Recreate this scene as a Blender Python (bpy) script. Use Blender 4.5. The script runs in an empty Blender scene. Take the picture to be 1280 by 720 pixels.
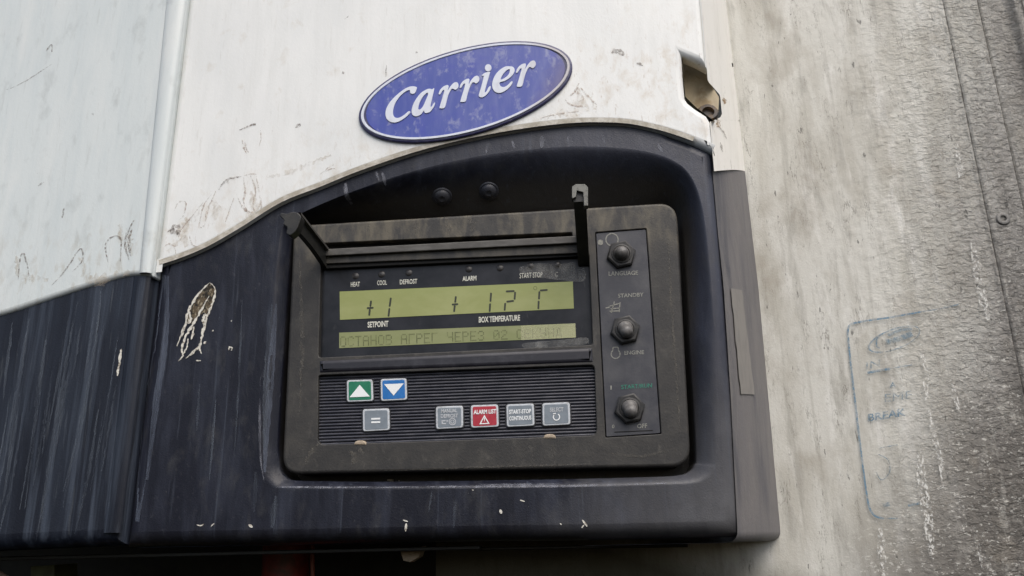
import bpy, math, random
from mathutils import Vector, Matrix
from mathutils.geometry import tessellate_polygon
random.seed(7)
C = bpy.context.scene
COL = C.collection

# ------------------------------------------------------------------ camera
F = 1000.0                       # focal length in photo pixels (photo is 1280 wide)
DIST = 0.70                      # metres from the lens to the front of the unit
Xc = Vector((15640, 635, 1000)).normalized()
Zc = Vector((-70, 3300, -1000)).normalized()
Yc = Zc.cross(Xc).normalized(); Zc = Xc.cross(Yc).normalized()
R = Matrix((Xc, Yc, Zc))         # camera -> world
cam = bpy.data.cameras.new("camera"); camo = bpy.data.objects.new("camera", cam); COL.objects.link(camo)
cam.sensor_width = 36; cam.lens = F / 1280 * 36
cam.clip_start = 0.01; cam.clip_end = 200
camo.matrix_world = Matrix.Translation((0, -DIST, 0)) @ R.to_4x4()
C.camera = camo

# ------------------------------------------------------------------ light
SUN_EL, SUN_AZ = 54, 26          # elevation, degrees to the right of straight in front
w = bpy.data.worlds.new("World"); C.world = w; w.use_nodes = True
sky = w.node_tree.nodes.new("ShaderNodeTexSky"); sky.sky_type = 'NISHITA'; sky.sun_disc = False
sky.sun_elevation = math.radians(SUN_EL); sky.sun_rotation = math.radians(180 - SUN_AZ)
sky.dust_density = 4.0; sky.ozone_density = 1.0; sky.air_density = 1.0
bg = w.node_tree.nodes["Background"]; bg.inputs[1].default_value = 0.11
w.node_tree.links.new(sky.outputs[0], bg.inputs[0])
sl = bpy.data.lights.new("sun", 'SUN'); sl.energy = 1.5; sl.angle = math.radians(50); sl.color = (1, 0.97, 0.92)
so = bpy.data.objects.new("sun", sl); COL.objects.link(so)
e, a = math.radians(SUN_EL), math.radians(SUN_AZ)
sd = Vector((math.sin(a)*math.cos(e), -math.cos(a)*math.cos(e), math.sin(e)))
so.rotation_euler = sd.to_track_quat('Z', 'Y').to_euler(); so.location = sd*5
C.view_settings.view_transform = 'Standard'; C.view_settings.look = 'None'
C.view_settings.exposure = 0.55; C.view_settings.gamma = 1.0

# ------------------------------------------------------------------ helpers
def P(px, py, y=0.0):
    d = R @ Vector((px-640, 360-py, -F))
    t = (y+DIST)/d.y
    return Vector((d.x*t, y, d.z*t))
def proj(v):
    q = R.transposed() @ (Vector(v)-Vector((0, -DIST, 0)))
    return (640+F*q.x/-q.z, 360-F*q.y/-q.z)

def smooth(pts, n=6, closed=False):
    """Catmull-Rom through 2D points"""
    out = []; m = len(pts)
    rng = range(m if closed else m-1)
    for i in rng:
        g = (lambda k: pts[k % m]) if closed else (lambda k: pts[max(0, min(m-1, k))])
        p0, p1, p2, p3 = g(i-1), g(i), g(i+1), g(i+2)
        for k in range(n):
            t = k/n
            out.append(tuple(0.5*((2*p1[j])+(-p0[j]+p2[j])*t+(2*p0[j]-5*p1[j]+4*p2[j]-p3[j])*t*t+(-p0[j]+3*p1[j]-3*p2[j]+p3[j])*t**3) for j in (0, 1)))
    if not closed: out.append(tuple(pts[-1]))
    return out
def rounded(pts, r, n=6):
    """round the corners of a closed 2D polygon; r a number or one per corner"""
    out = []; m = len(pts)
    for i in range(m):
        p = Vector(pts[i]); a_ = Vector(pts[i-1])-p; b_ = Vector(pts[(i+1) % m])-p
        rr = r[i] if isinstance(r, (list, tuple)) else r
        if rr <= 0: out.append(tuple(p)); continue
        rr = min(rr, a_.length*.49, b_.length*.49)
        s = p+a_.normalized()*rr; e_ = p+b_.normalized()*rr
        for k in range(n+1):
            t = k/n
            # blend of quadratic bezier
            out.append(tuple(s*(1-t)**2*1+p*2*t*(1-t)*1+e_*t**2))
    return out
def dens(pts, step=14, closed=True):
    out = []; m = len(pts)
    for i in range(m if closed else m-1):
        a_, b_ = Vector(pts[i]), Vector(pts[(i+1) % m]); k = max(1, int((b_-a_).length/step))
        for j in range(k): out.append(tuple(a_.lerp(b_, j/k)))
    if not closed: out.append(tuple(pts[-1]))
    return out
def xz(pts, y): return [(lambda v: (v.x, v.z))(P(p[0], p[1], y)) for p in pts]
def area(p): return sum(p[i-1][0]*p[i][1]-p[i][0]*p[i-1][1] for i in range(len(p)))/2
def ccw(p): return p if area(p) > 0 else p[::-1]
def offset(p, d):
    """grow a ccw polygon by d"""
    out = []; m = len(p)
    for i in range(m):
        a_ = Vector(p[i])-Vector(p[i-1]); b_ = Vector(p[(i+1) % m])-Vector(p[i])
        if a_.length < 1e-9: a_ = b_
        if b_.length < 1e-9: b_ = a_
        na = Vector((a_.y, -a_.x)).normalized(); nb = Vector((b_.y, -b_.x)).normalized()
        n = na+nb; n = n.normalized() if n.length > 1e-6 else na
        c = max(.5, n.dot(na)); out.append((p[i][0]+n.x*d/c, p[i][1]+n.y*d/c))
    return out

class MB:
    def __init__(s): s.v = []; s.f = []; s.m = []; s.mi = 0
    def add(s, vs, fs, mi=None):
        b = len(s.v); s.v += [Vector(v) for v in vs]
        for f in fs: s.f.append([b+i for i in f]); s.m.append(s.mi if mi is None else mi)
    def loft(s, rings, closed=True, mi=None):
        n = len(rings[0]); fs = []
        for r in range(len(rings)-1):
            for i in range(n if closed else n-1):
                j = (i+1) % n
                fs.append((r*n+i, r*n+j, (r+1)*n+j, (r+1)*n+i))
        s.add([p for r in rings for p in r], fs, mi)
    def flat(s, outer, holes, y, mi=None):
        """filled region of the X-Z plane at depth y (2D world points)"""
        L = [[Vector((p[0], p[1], 0)) for p in q] for q in [outer]+list(holes)]
        tr = tessellate_polygon(L); vs = [(p[0], y, p[1]) for q in [outer]+list(holes) for p in q]
        fs = []
        for t in tr:
            a_, b_, c_ = [Vector((vs[i][0], vs[i][2])) for i in t]
            ar = (b_-a_).cross(c_-a_)
            if abs(ar) < 1e-12: continue
            fs.append(tuple(t) if ar > 0 else tuple(t)[::-1])
        s.add(vs, fs, mi)
    def plate(s, outer, holes=(), y=0.0, r=.003, depth=.01, rh=.001, dh=.006, n=5, back=False, mi=None, hprof=None):
        """sheet facing the viewer (-y): rounded rim of radius r then straight back to depth; holes likewise"""
        outer = ccw(outer); holes = [ccw(h) for h in holes]
        rim = [(-r+r*math.sin(k/n*math.pi/2), r*(1-math.cos(k/n*math.pi/2))) for k in range(n+1)]+[(0, depth)]
        rings = [[(q[0], y+d, q[1]) for q in offset(outer, o)] for o, d in rim]
        s.loft(rings, mi=mi)
        if back: s.flat(offset(outer, 0), [], y+depth, mi)
        hi = []
        for h in holes:
            pr = [(rh-rh*math.sin(k/n*math.pi/2), rh*(1-math.cos(k/n*math.pi/2))) for k in range(n+1)]+[(0, dh)]
            rings = [[(q[0], y+d, q[1]) for q in offset(h, o)] for o, d in pr]
            s.loft([g[::-1] for g in rings], mi=mi); hi.append(offset(h, rh))
        s.flat(offset(outer, -r), hi, y, mi)
    def box(s, quad, y0, y1, mi=None, r=0.0008):
        s.plate(quad, (), y0, r, y1-y0, n=3, mi=mi, back=True)
    def ribbon(s, pts, w_, y, mi=None, taper=True, jit=0.0):
        """a thin painted or scratched line on the plane y; pts in world x-z; w_ in metres"""
        m = len(pts); vs = []; fs = []
        for i in range(m):
            a_ = Vector(pts[max(0, i-1)]); b_ = Vector(pts[min(m-1, i+1)]); d = (b_-a_)
            n = Vector((-d.y, d.x)).normalized() if d.length > 0 else Vector((0, 1))
            t = i/(m-1); k = (0.35+0.65*math.sin(math.pi*min(1, max(0, t)))) if taper else 1
            h = n*w_*k/2
            j1, j2 = 1+jit*random.uniform(-1, 1), 1+jit*random.uniform(-1, 1)
            vs += [(pts[i][0]-h.x*j1, y, pts[i][1]-h.y*j1), (pts[i][0]+h.x*j2, y, pts[i][1]+h.y*j2)]
        for i in range(m-1): fs.append((2*i, 2*i+2, 2*i+3, 2*i+1))
        s.add(vs, fs, mi)
    def tube(s, path, r, n=12, mi=None, caps=True):
        rings = []
        for i, p in enumerate(path):
            a_ = Vector(path[max(0, i-1)]); b_ = Vector(path[min(len(path)-1, i+1)]); d = (b_-a_).normalized()
            u = d.orthogonal().normalized(); v = d.cross(u)
            if i: # keep the frame steady
                u = (pu-d*pu.dot(d)).normalized(); v = d.cross(u)
            pu = u; rr = r[i] if isinstance(r, (list, tuple)) else r
            rings.append([Vector(p)+(u*math.cos(2*math.pi*k/n)+v*math.sin(2*math.pi*k/n))*rr for k in range(n)])
        s.loft(rings, mi=mi)
        if caps:
            s.add(rings[0], [tuple(range(n))[::-1]], mi); s.add(rings[-1], [tuple(range(n))], mi)
    def lathe(s, c, axis, prof, n=24, mi=None):
        """prof: (radius, height along axis)"""
        ax = Vector(axis).normalized(); u = ax.orthogonal().normalized(); v = ax.cross(u)
        rings = [[Vector(c)+ax*h+(u*math.cos(2*math.pi*k/n)+v*math.sin(2*math.pi*k/n))*max(r_, 1e-5) for k in range(n)] for r_, h in prof]
        s.loft(rings, mi=mi)
    def build(s, name, mats, parent=None, sharp=35, weighted=True, label=None):
        me = bpy.data.meshes.new(name); me.from_pydata([tuple(v) for v in s.v], [], s.f)
        mats = mats if isinstance(mats, (list, tuple)) else [mats]
        for m_ in mats: me.materials.append(m_)
        me.polygons.foreach_set("material_index", s.m)
        me.polygons.foreach_set("use_smooth", [True]*len(s.f))
        import bmesh
        bm = bmesh.new(); bm.from_mesh(me); bmesh.ops.remove_doubles(bm, verts=bm.verts, dist=2e-6); bm.to_mesh(me); bm.free()
        me.set_sharp_from_angle(angle=math.radians(sharp)); me.update()
        o = bpy.data.objects.new(name, me); COL.objects.link(o)
        if weighted:
            wn = o.modifiers.new("normals", 'WEIGHTED_NORMAL'); wn.keep_sharp = True; wn.weight = 90
        if parent:
            o.parent = parent
            if parent.type == 'EMPTY': o.location = -parent.location
        if label: o['label'] = label
        return o

class Drape:
    """drops lines given in photo pixels onto a finished surface, a hair above it"""
    def __init__(s, mb):
        from mathutils.bvhtree import BVHTree
        s.t = BVHTree.FromPolygons([tuple(v) for v in mb.v], [tuple(f) for f in mb.f])
    def pt(s, px, py, lift=.0004):
        o = Vector((0, -DIST, 0)); d = (R @ Vector((px-640, 360-py, -F))).normalized()
        h = s.t.ray_cast(o, d)
        if h[0] is None: return None
        n = h[1] if h[1].dot(d) < 0 else -h[1]
        return h[0]+n*lift
    def line(s, mb, pts, w_, mi, jit=0.0, lift=.0004, taper=True):
        q = dens(smooth(pts, 6), 4, False); m = len(q); prev = None
        for i, p in enumerate(q):
            a_ = Vector(q[max(0, i-1)]); b_ = Vector(q[min(m-1, i+1)]); d = b_-a_
            n = Vector((-d.y, d.x)).normalized() if d.length > 0 else Vector((1, 0))
            k = (0.3+0.7*math.sin(math.pi*i/max(1, m-1))) if taper else 1
            h1, h2 = w_*k/2*(1+jit*random.uniform(-1, 1)), w_*k/2*(1+jit*random.uniform(-1, 1))
            A = s.pt(p[0]+n.x*h1, p[1]+n.y*h1, lift); B = s.pt(p[0]-n.x*h2, p[1]-n.y*h2, lift)
            cur = (A, B) if A is not None and B is not None else None
            if cur and prev and (cur[0]-prev[0]).length < .02: mb.add([prev[0], prev[1], cur[1], cur[0]], [(0, 1, 2, 3)], mi)
            prev = cur
def dmarks(dr, mb, lst, s_, ox, oy, mi, jit=0.0, lift=.0004):
    for pts, w_ in lst: dr.line(mb, [(ox+p[0]/s_, oy+p[1]/s_) for p in pts], w_, mi, jit, lift)

def text_faces(body, bold=0.0, spacing=1.0):
    cu = bpy.data.curves.new("t", 'FONT'); cu.body = body; cu.offset = bold; cu.space_character = spacing; cu.resolution_u = 3
    o = bpy.data.objects.new("t", cu); COL.objects.link(o)
    dg = bpy.context.evaluated_depsgraph_get(); me = o.evaluated_get(dg).to_mesh()
    vs = [(v.co.x, v.co.y) for v in me.vertices]; fs = [tuple(p.vertices) for p in me.polygons]
    x0 = min(v[0] for v in vs); x1 = max(v[0] for v in vs); y0 = min(v[1] for v in vs); y1 = max(v[1] for v in vs)
    vs = [((v[0]-x0)/(x1-x0), (v[1]-y0)/(y1-y0)) for v in vs]
    o.evaluated_get(dg).to_mesh_clear(); bpy.data.objects.remove(o); bpy.data.curves.remove(cu)
    return vs, fs
def quadmap(q, y):
    """q: TL TR BR BL in photo pixels, on the plane y"""
    TL, TR, BR, BL = [P(a_[0], a_[1], y) for a_ in q]
    return lambda u, v: BL.lerp(BR, u).lerp(TL.lerp(TR, u), v)
def put_text(mb, body, q, y, bold=0.0, spacing=1.0, mi=None):
    vs, fs = text_faces(body, bold, spacing); g = quadmap(q, y)
    mb.add([g(*v) for v in vs], fs, mi)
def line_q(x0, y0, x1, y1, h, lean=0.0):
    """quad of a text line whose baseline runs from x0,y0 to x1,y1 (pixels), height h"""
    return [(x0+lean, y0-h), (x1+lean, y1-h), (x1, y1), (x0, y0)]

# ------------------------------------------------------------------ materials
WALL_Y = 0.16
def M(name, base, rough=.6, metal=0.0, layers=(), bump=(), spec=.5, coat=0.0, alpha=None, emit=None):
    """layers: (colour, kind, (sx,sy,sz), detail, lo, hi, strength) ; bump: ((sx,sy,sz), kind, distance_m, detail)"""
    m = bpy.data.materials.new(name); m.use_nodes = True; nt = m.node_tree; N = nt.nodes; L = nt.links
    b = N["Principled BSDF"]; b.inputs["Roughness"].default_value = rough; b.inputs["Metallic"].default_value = metal
    b.inputs["Specular IOR Level"].default_value = spec; b.inputs["Coat Weight"].default_value = coat
    tc = N.new("ShaderNodeTexCoord")
    def tex(kind, sc, det=4.0, off=0.0):
        mp = N.new("ShaderNodeMapping"); mp.inputs["Scale"].default_value = sc; mp.inputs["Location"].default_value = (off, off*.7, off*1.3)
        L.new(tc.outputs["Object"], mp.inputs[0])
        if kind == 'noise':
            t = N.new("ShaderNodeTexNoise"); t.inputs["Scale"].default_value = 1; t.inputs["Detail"].default_value = det; t.inputs["Roughness"].default_value = .62
            t.inputs["Distortion"].default_value = .3
            L.new(mp.outputs[0], t.inputs["Vector"]); return t.outputs["Fac"]
        if kind == 'vein':      # thin meandering lines, broken up by a second noise
            n1 = tex('noise', sc, det, off+1); n2 = tex('noise', tuple(q*.35 for q in sc), 3, off+5)
            m1 = N.new("ShaderNodeMath"); m1.operation = 'SUBTRACT'; L.new(n1, m1.inputs[0]); m1.inputs[1].default_value = .5
            m2 = N.new("ShaderNodeMath"); m2.operation = 'ABSOLUTE'; L.new(m1.outputs[0], m2.inputs[0])
            m3 = N.new("ShaderNodeMath"); m3.operation = 'MULTIPLY_ADD'; L.new(m2.outputs[0], m3.inputs[0]); m3.inputs[1].default_value = -9.0
            L.new(n2, m3.inputs[2]); return m3.outputs[0]
        if kind == 'voro':
            t = N.new("ShaderNodeTexVoronoi"); t.inputs["Scale"].default_value = 1; L.new(mp.outputs[0], t.inputs["Vector"]); return t.outputs["Distance"]
        if kind == 'crack':
            t = N.new("ShaderNodeTexVoronoi"); t.feature = 'DISTANCE_TO_EDGE'; t.inputs["Scale"].default_value = 1; L.new(mp.outputs[0], t.inputs["Vector"]); return t.outputs["Distance"]
    def ramp(src, lo, hi):
        r_ = N.new("ShaderNodeMapRange"); r_.inputs[1].default_value = lo; r_.inputs[2].default_value = hi; r_.clamp = True
        L.new(src, r_.inputs[0]); return r_.outputs[0]
    col = N.new("ShaderNodeRGB"); col.outputs[0].default_value = (*base, 1); cur = col.outputs[0]
    k = 0; rr = None
    for ly in layers:
        colr, kind, sc, det, lo, hi, st = ly[:7]; k += 3.17
        if kind == 'grad':       # sc = direction vector, lo..hi along it, broken up by noise of size det
            sp = N.new("ShaderNodeVectorMath"); sp.operation = 'DOT_PRODUCT'; sp.inputs[1].default_value = sc; L.new(tc.outputs["Object"], sp.inputs[0])
            nz = tex('noise', det[0], 5.0, k); ad = N.new("ShaderNodeMath"); ad.operation = 'MULTIPLY_ADD'; ad.inputs[1].default_value = det[1]
            L.new(nz, ad.inputs[0]); L.new(sp.outputs["Value"], ad.inputs[2]); f = ramp(ad.outputs[0], lo+det[1]*.5, hi+det[1]*.5)
        else:
            f = ramp(tex(kind, sc, det, k), lo, hi)
        if len(ly) > 7 and ly[7]:   # region mask: (dir, lo, hi)
            sp = N.new("ShaderNodeVectorMath"); sp.operation = 'DOT_PRODUCT'; sp.inputs[1].default_value = ly[7][0]; L.new(tc.outputs["Object"], sp.inputs[0])
            g = ramp(sp.outputs["Value"], ly[7][1], ly[7][2]); mu = N.new("ShaderNodeMath"); mu.operation = 'MULTIPLY'; L.new(f, mu.inputs[0]); L.new(g, mu.inputs[1]); f = mu.outputs[0]
        mu = N.new("ShaderNodeMath"); mu.operation = 'MULTIPLY'; mu.inputs[1].default_value = st; L.new(f, mu.inputs[0])
        mx = N.new("ShaderNodeMix"); mx.data_type = 'RGBA'; L.new(mu.outputs[0], mx.inputs[0]); L.new(cur, mx.inputs[6]); mx.inputs[7].default_value = (*colr, 1)
        cur = mx.outputs[2]
    L.new(cur, b.inputs["Base Color"])
    prev = None
    for bb in bump:
        sc, kind, dist, det = bb[:4]
        k += 2.3; bn = N.new("ShaderNodeBump"); bn.inputs["Strength"].default_value = 1; bn.inputs["Distance"].default_value = dist
        hsrc = tex(kind, sc, det, k)
        if len(bb) > 5: hsrc = ramp(hsrc, bb[5][0], bb[5][1])
        L.new(hsrc, bn.inputs["Height"])
        if len(bb) > 4 and bb[4]:
            sp = N.new("ShaderNodeVectorMath"); sp.operation = 'DOT_PRODUCT'; sp.inputs[1].default_value = bb[4][0]; L.new(tc.outputs["Object"], sp.inputs[0])
            g = ramp(sp.outputs["Value"], bb[4][1], bb[4][2]); L.new(g, bn.inputs["Strength"])
        if prev: L.new(prev, bn.inputs["Normal"])
        prev = bn.outputs[0]
    if prev: L.new(prev, b.inputs["Normal"])
    if alpha:
        f = ramp(tex('noise', alpha[0], 5.0, 1.7), alpha[1], alpha[2]); mu = N.new("ShaderNodeMath"); mu.operation = 'MULTIPLY'; mu.inputs[1].default_value = alpha[3]
        L.new(f, mu.inputs[0]); L.new(mu.outputs[0], b.inputs["Alpha"])
    if emit: b.inputs["Emission Color"].default_value = (*emit[0], 1); b.inputs["Emission Strength"].default_value = emit[1]
    return m

LEFTX = P(200, 300).x
white = M("grimy white paint", (.78, .79, .77), .42, layers=[
    ((.62, .63, .60), 'noise', (110, 110, 9), 5, .45, .78, .4),
    ((.68, .70, .69), 'noise', (22, 22, 10), 4, .4, .7, .6),
    ((.45, .43, .37), 'noise', (300, 300, 34), 6, .60, .78, .35),
    ((.50, .44, .34), 'noise', (60, 60, 50), 6, .60, .78, .35),
    ((.50, .42, .31), 'noise', (70, 70, 45), 8, .52, .68, .42, ((.35, 0, -.94), .35*P(300, 195).x-.94*P(300, 195).z, .35*P(300, 285).x-.94*P(300, 285).z)),
    ((.40, .33, .26), 'noise', (300, 300, 90), 8, .60, .68, .45, ((.35, 0, -.94), .35*P(300, 195).x-.94*P(300, 195).z, .35*P(300, 285).x-.94*P(300, 285).z)),
    ((.30, .22, .16), 'noise', (300, 300, 90), 6, .70, .78, .6),
    ((.12, .10, .09), 'noise', (260, 260, 200), 2, .80, .83, .9)],
    bump=[((9, 9, 5), 'noise', .0012, 2), ((500, 500, 300), 'noise', .00012, 4)])
white_left = M("cool grimy white paint", (.62, .665, .66), .42, layers=[
    ((.50, .56, .57), 'noise', (90, 90, 8), 5, .42, .75, .5),
    ((.70, .72, .70), 'noise', (30, 30, 7), 4, .5, .75, .6),
    ((.36, .38, .36), 'noise', (300, 300, 28), 6, .58, .80, .4),
    ((.34, .37, .36), 'noise', (60, 60, 26), 8, .56, .74, .45),
    ((.42, .40, .34), 'noise', (110, 110, 40), 8, .53, .64, .5, ((.1, 0, -1), .1*P(90, 260).x-P(90, 260).z, .1*P(90, 350).x-P(90, 350).z)),

    ((.12, .10, .09), 'noise', (260, 260, 200), 2, .80, .83, .9)],
    bump=[((9, 9, 5), 'noise', .0012, 2), ((500, 500, 300), 'noise', .00012, 4)])
white_side = M("white side paint with painted light", (.88, .86, .80), .5, layers=[((.66, .64, .57), 'noise', (70, 40, 14), 6, .48, .75, .5), ((.36, .34, .28), 'noise', (300, 120, 60), 6, .62, .72, .6)])  # same white paint, made brighter and warmer to paint in the side's light
grime_edge = M("brown grime on the lower paint edge", (.36, .33, .27), .7, layers=[
    ((.62, .60, .54), 'noise', (120, 120, 120), 5, .42, .68, .8), ((.14, .12, .09), 'noise', (300, 300, 300), 5, .60, .75, .7)])
black_l = [
    ((.085, .105, .14), 'noise', (95, 95, 3.4), 6, .50, .76, .8),
    ((.030, .038, .055), 'noise', (35, 35, 4), 4, .42, .7, .6),
    ((.12, .13, .14), 'noise', (300, 300, 16), 5, .62, .80, .5),
    ((.30, .30, .28), 'noise', (330, 330, 330), 3, .765, .80, .6)]
black = M("dusty blue black plastic", (.009, .011, .018), .42, spec=.28, layers=black_l, bump=[((700, 700, 700), 'noise', .00022, 3), ((60, 60, 20), 'noise', .0006, 2)])
fascia_m = M("scuffed blue black plastic", (.008, .009, .016), .40, spec=.3, layers=[
    ((.036, .041, .060), 'noise', (55, 55, 9), 7, .44, .72, .7),
    ((.085, .09, .115), 'grad', (1, 0, .9), ((45, 45, 12), .10), P(520, 300).x+.9*P(520, 300).z, P(830, 180).x+.9*P(830, 180).z, .55),
    ((.10, .10, .105), 'grad', (1, 0, -1.2), ((45, 45, 30), .10), P(700, 600).x-1.2*P(700, 600).z, P(900, 650).x-1.2*P(900, 650).z, .85),
    ((.050, .046, .040), 'grad', (0, 1, 0), ((60, 60, 60), .008), .008, .022, .85),
    ((.085, .10, .13), 'noise', (170, 170, 6), 5, .60, .80, .6),
    ((.055, .055, .056), 'noise', (60, 60, 30), 7, .54, .70, .4),
    ((.12, .12, .13), 'noise', (260, 260, 130), 6, .62, .80, .35),
    ((.17, .17, .18), 'grad', (1, 0, -.12), ((30, 30, 30), .05), P(870, 400).x, P(965, 400).x, .55),
    ((.014, .013, .011), 'grad', (0, 0, -1), ((60, 60, 30), .008), -P(500, 655).z, -P(500, 678).z, .85),  # shade of the curved lower edge, painted into the colour
    ((.33, .33, .30), 'noise', (300, 300, 300), 3, .75, .79, .7)],
    bump=[((700, 700, 700), 'noise', .00022, 3), ((60, 60, 30), 'noise', .0006, 2)])
side_m = M("grey dust on black side moulding", (.040, .045, .062), .6, spec=.35, layers=[
    ((.19, .178, .175), 'grad', (1, 0, -.08), ((40, 40, 9), .08), P(893, 400).x-.08*P(900, 400).z, P(922, 400).x-.08*P(925, 400).z, .8),
    ((.21, .195, .185), 'noise', (50, 30, 14), 7, .46, .70, .6), ((.05, .055, .075), 'noise', (45, 24, 8), 7, .50, .68, .55),
    ((.13, .125, .12), 'noise', (160, 90, 60), 7, .5, .7, .5),
    ((.3, .3, .28), 'noise', (330, 330, 330), 3, .72, .77, .5)], bump=[((500, 500, 300), 'noise', .0003, 4)])
bez_m = M("dusty dark grey bezel plastic", (.023, .022, .021), .6, layers=[
    ((.054, .050, .043), 'noise', (50, 50, 50), 6, .42, .72, .75), ((.12, .11, .095), 'noise', (130, 130, 70), 6, .58, .80, .55), ((.12, .105, .075), 'noise', (60, 60, 25), 7, .44, .62, .85, ((0, 0, 1), P(600, 330, .006).z, P(600, 300, .006).z)),
    ((.02, .02, .02), 'noise', (90, 90, 90), 4, .58, .75, .5), ((.26, .25, .22), 'noise', (330, 330, 330), 3, .74, .79, .6)],
    bump=[((500, 500, 500), 'noise', .0002, 4)])
arm_m = M("worn black cover frame plastic", (.010, .010, .009), .5, layers=[((.04, .037, .03), 'noise', (80, 80, 80), 6, .45, .75, .7)], bump=[((500, 500, 500), 'noise', .00015, 4)])
tip_m = M("chalky worn plastic", (.20, .20, .18), .7, layers=[((.10, .10, .09), 'noise', (300, 300, 300), 5, .5, .65, .8)])
glass_m = M("dusty smoked display window", (.009, .010, .013), .3, spec=.3, layers=[((.030, .031, .037), 'noise', (40, 40, 40), 5, .38, .72, .7), ((.10, .10, .10), 'noise', (200, 200, 60), 6, .62, .82, .5)])
lcd_m = M("olive green liquid crystal", (.225, .245, .085), .35, layers=[((.30, .31, .14), 'noise', (30, 30, 60), 3, .4, .7, .6), ((.22, .26, .08), 'grad', (0, 0, 1), ((60, 60, 60), .004), P(570, 372, .014).z, P(570, 356, .014).z, .4)], emit=((.42, .45, .15), .07))
lcd_m2 = M("pale green liquid crystal", (.19, .21, .085), .35, layers=[((.25, .26, .13), 'noise', (30, 30, 60), 3, .4, .7, .6)], emit=((.40, .42, .18), .05))
seg_m = M("black lcd segment", (.02, .024, .012), .5)
dot_m = M("faded lcd dot", (.07, .085, .03), .5, alpha=((200, 200, 200), .2, .7, .55))
ink = M("pale printed legend", (.62, .62, .54), .6, layers=[((.14, .14, .13), 'noise', (900, 900, 900), 3, .52, .68, .7)])
ink_dim = M("worn grey printed legend", (.27, .27, .24), .7, layers=[((.06, .06, .06), 'noise', (700, 700, 700), 3, .5, .65, .7)])
ink_green = M("worn green printed legend", (.03, .20, .14), .7, layers=[((.04, .05, .05), 'noise', (700, 700, 700), 3, .5, .62, .7)])
rib_m = M("ribbed keypad plastic", (.028, .030, .042), .42, layers=[((.11, .11, .125), 'noise', (60, 60, 300), 5, .45, .75, .6), ((.35, .34, .30), 'noise', (400, 400, 400), 3, .76, .80, .6)], bump=[((600, 600, 600), 'noise', .0001, 3)])
plate_m = M("dusty switch plate", (.030, .032, .042), .5, layers=[((.075, .075, .08), 'noise', (50, 50, 50), 6, .4, .7, .8), ((.22, .21, .2), 'noise', (330, 330, 330), 3, .74, .79, .6)], bump=[((500, 500, 500), 'noise', .0001, 4)])
rub_m = M("grey dusty rubber boot", (.11, .105, .10), .45, layers=[((.28, .27, .26), 'noise', (200, 200, 200), 5, .45, .75, .5), ((.015, .015, .015), 'noise', (130, 130, 130), 5, .55, .75, .6)], bump=[((700, 700, 700), 'noise', .0002, 4)])
nut_m = M("blackened hex nut", (.020, .020, .020), .5, metal=.2, layers=[((.065, .06, .055), 'noise', (200, 200, 200), 5, .45, .75, .6)])
def btn(name, c): return M(name, c, .4, layers=[((c[0]*1.3+.04, c[1]*1.3+.04, c[2]*1.3+.04), 'noise', (150, 150, 150), 5, .4, .75, .5), ((.04, .04, .04), 'noise', (260, 260, 260), 4, .66, .8, .5)])
b_green, b_blue, b_red, b_grey = btn("green key", (.004, .15, .075)), btn("blue key", (.006, .13, .40)), btn("red key", (.36, .018, .035)), btn("grey key", (.17, .20, .23))
key_rim = M("pale key outline", (.52, .55, .58), .5, layers=[((.28, .28, .27), 'noise', (300, 300, 300), 5, .5, .7, .6)])
key_white = M("white key print", (.80, .82, .82), .5)
key_worn = M("worn white key print", (.50, .52, .54), .6, layers=[((.22, .23, .25), 'noise', (900, 900, 900), 4, .5, .65, .6)])
key_hole = M("black key gap", (.012, .012, .016), .6)
badge_blue = M("weathered blue badge enamel", (.042, .068, .33), .38, layers=[
    ((.12, .145, .38), 'noise', (120, 120, 24), 5, .42, .75, .75), ((.035, .05, .36), 'noise', (60, 60, 50), 5, .50, .70, .7),
    ((.30, .32, .47), 'noise', (130, 130, 90), 8, .55, .68, .6),
    ((.13, .09, .12), 'grad', (1, 0, -.5), ((90, 90, 90), .02), P(668, 115).x-.5*P(668, 115).z, P(706, 120).x-.5*P(706, 120).z, .65)], coat=.2)
badge_rim = M("dark navy badge edge", (.03, .03, .10), .4, layers=[((.14, .14, .2), 'noise', (200, 200, 200), 5, .5, .75, .6)])
badge_white = M("off white badge lettering", (.66, .70, .78), .45, layers=[((.45, .44, .50), 'noise', (200, 200, 60), 5, .5, .75, .5),
    ((.42, .36, .33), 'grad', (1, 0, 0), ((90, 90, 90), .02), P(650, 115).x, P(690, 120).x, .6)])
seam_m = M("black seam gap", (.02, .018, .014), .8)
chip = M("exposed pale filler in gouge", (.66, .64, .57), .8, layers=[((.16, .12, .08), 'noise', (500, 500, 500), 5, .52, .62, .85)], bump=[((900, 900, 900), 'noise', .0004, 3)])
gouge = M("torn brown fibre in gouge", (.10, .075, .045), .9, layers=[((.40, .35, .25), 'noise', (500, 500, 300), 5, .52, .62, .85), ((.012, .01, .008), 'noise', (300, 300, 200), 4, .46, .56, .95)], bump=[((900, 900, 900), 'noise', .0008, 3)])
scratch = M("brown scratch in paint", (.38, .28, .21), .8, alpha=((330, 330, 330), .38, .68, .62))
scratch_d = M("dark scuff in paint", (.20, .165, .14), .8, alpha=((420, 420, 420), .38, .64, .75))
smear = M("tan smear on paint", (.52, .43, .32), .8, alpha=((140, 140, 100), .44, .76, .5))
streak = M("pale blue run of dust", (.13, .155, .19), .7, alpha=((330, 330, 14), .36, .74, .48))
edge_light = M("pale blue painted highlight on rounded edge", (.10, .12, .165), .7, alpha=((160, 160, 12), .25, .70, .75))  # highlight of the rounded edge, painted as a pale blue band
streak_w = M("pale dust runs and painted lip highlight", (.24, .25, .29), .7, alpha=((160, 160, 40), .36, .68, .7))
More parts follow.
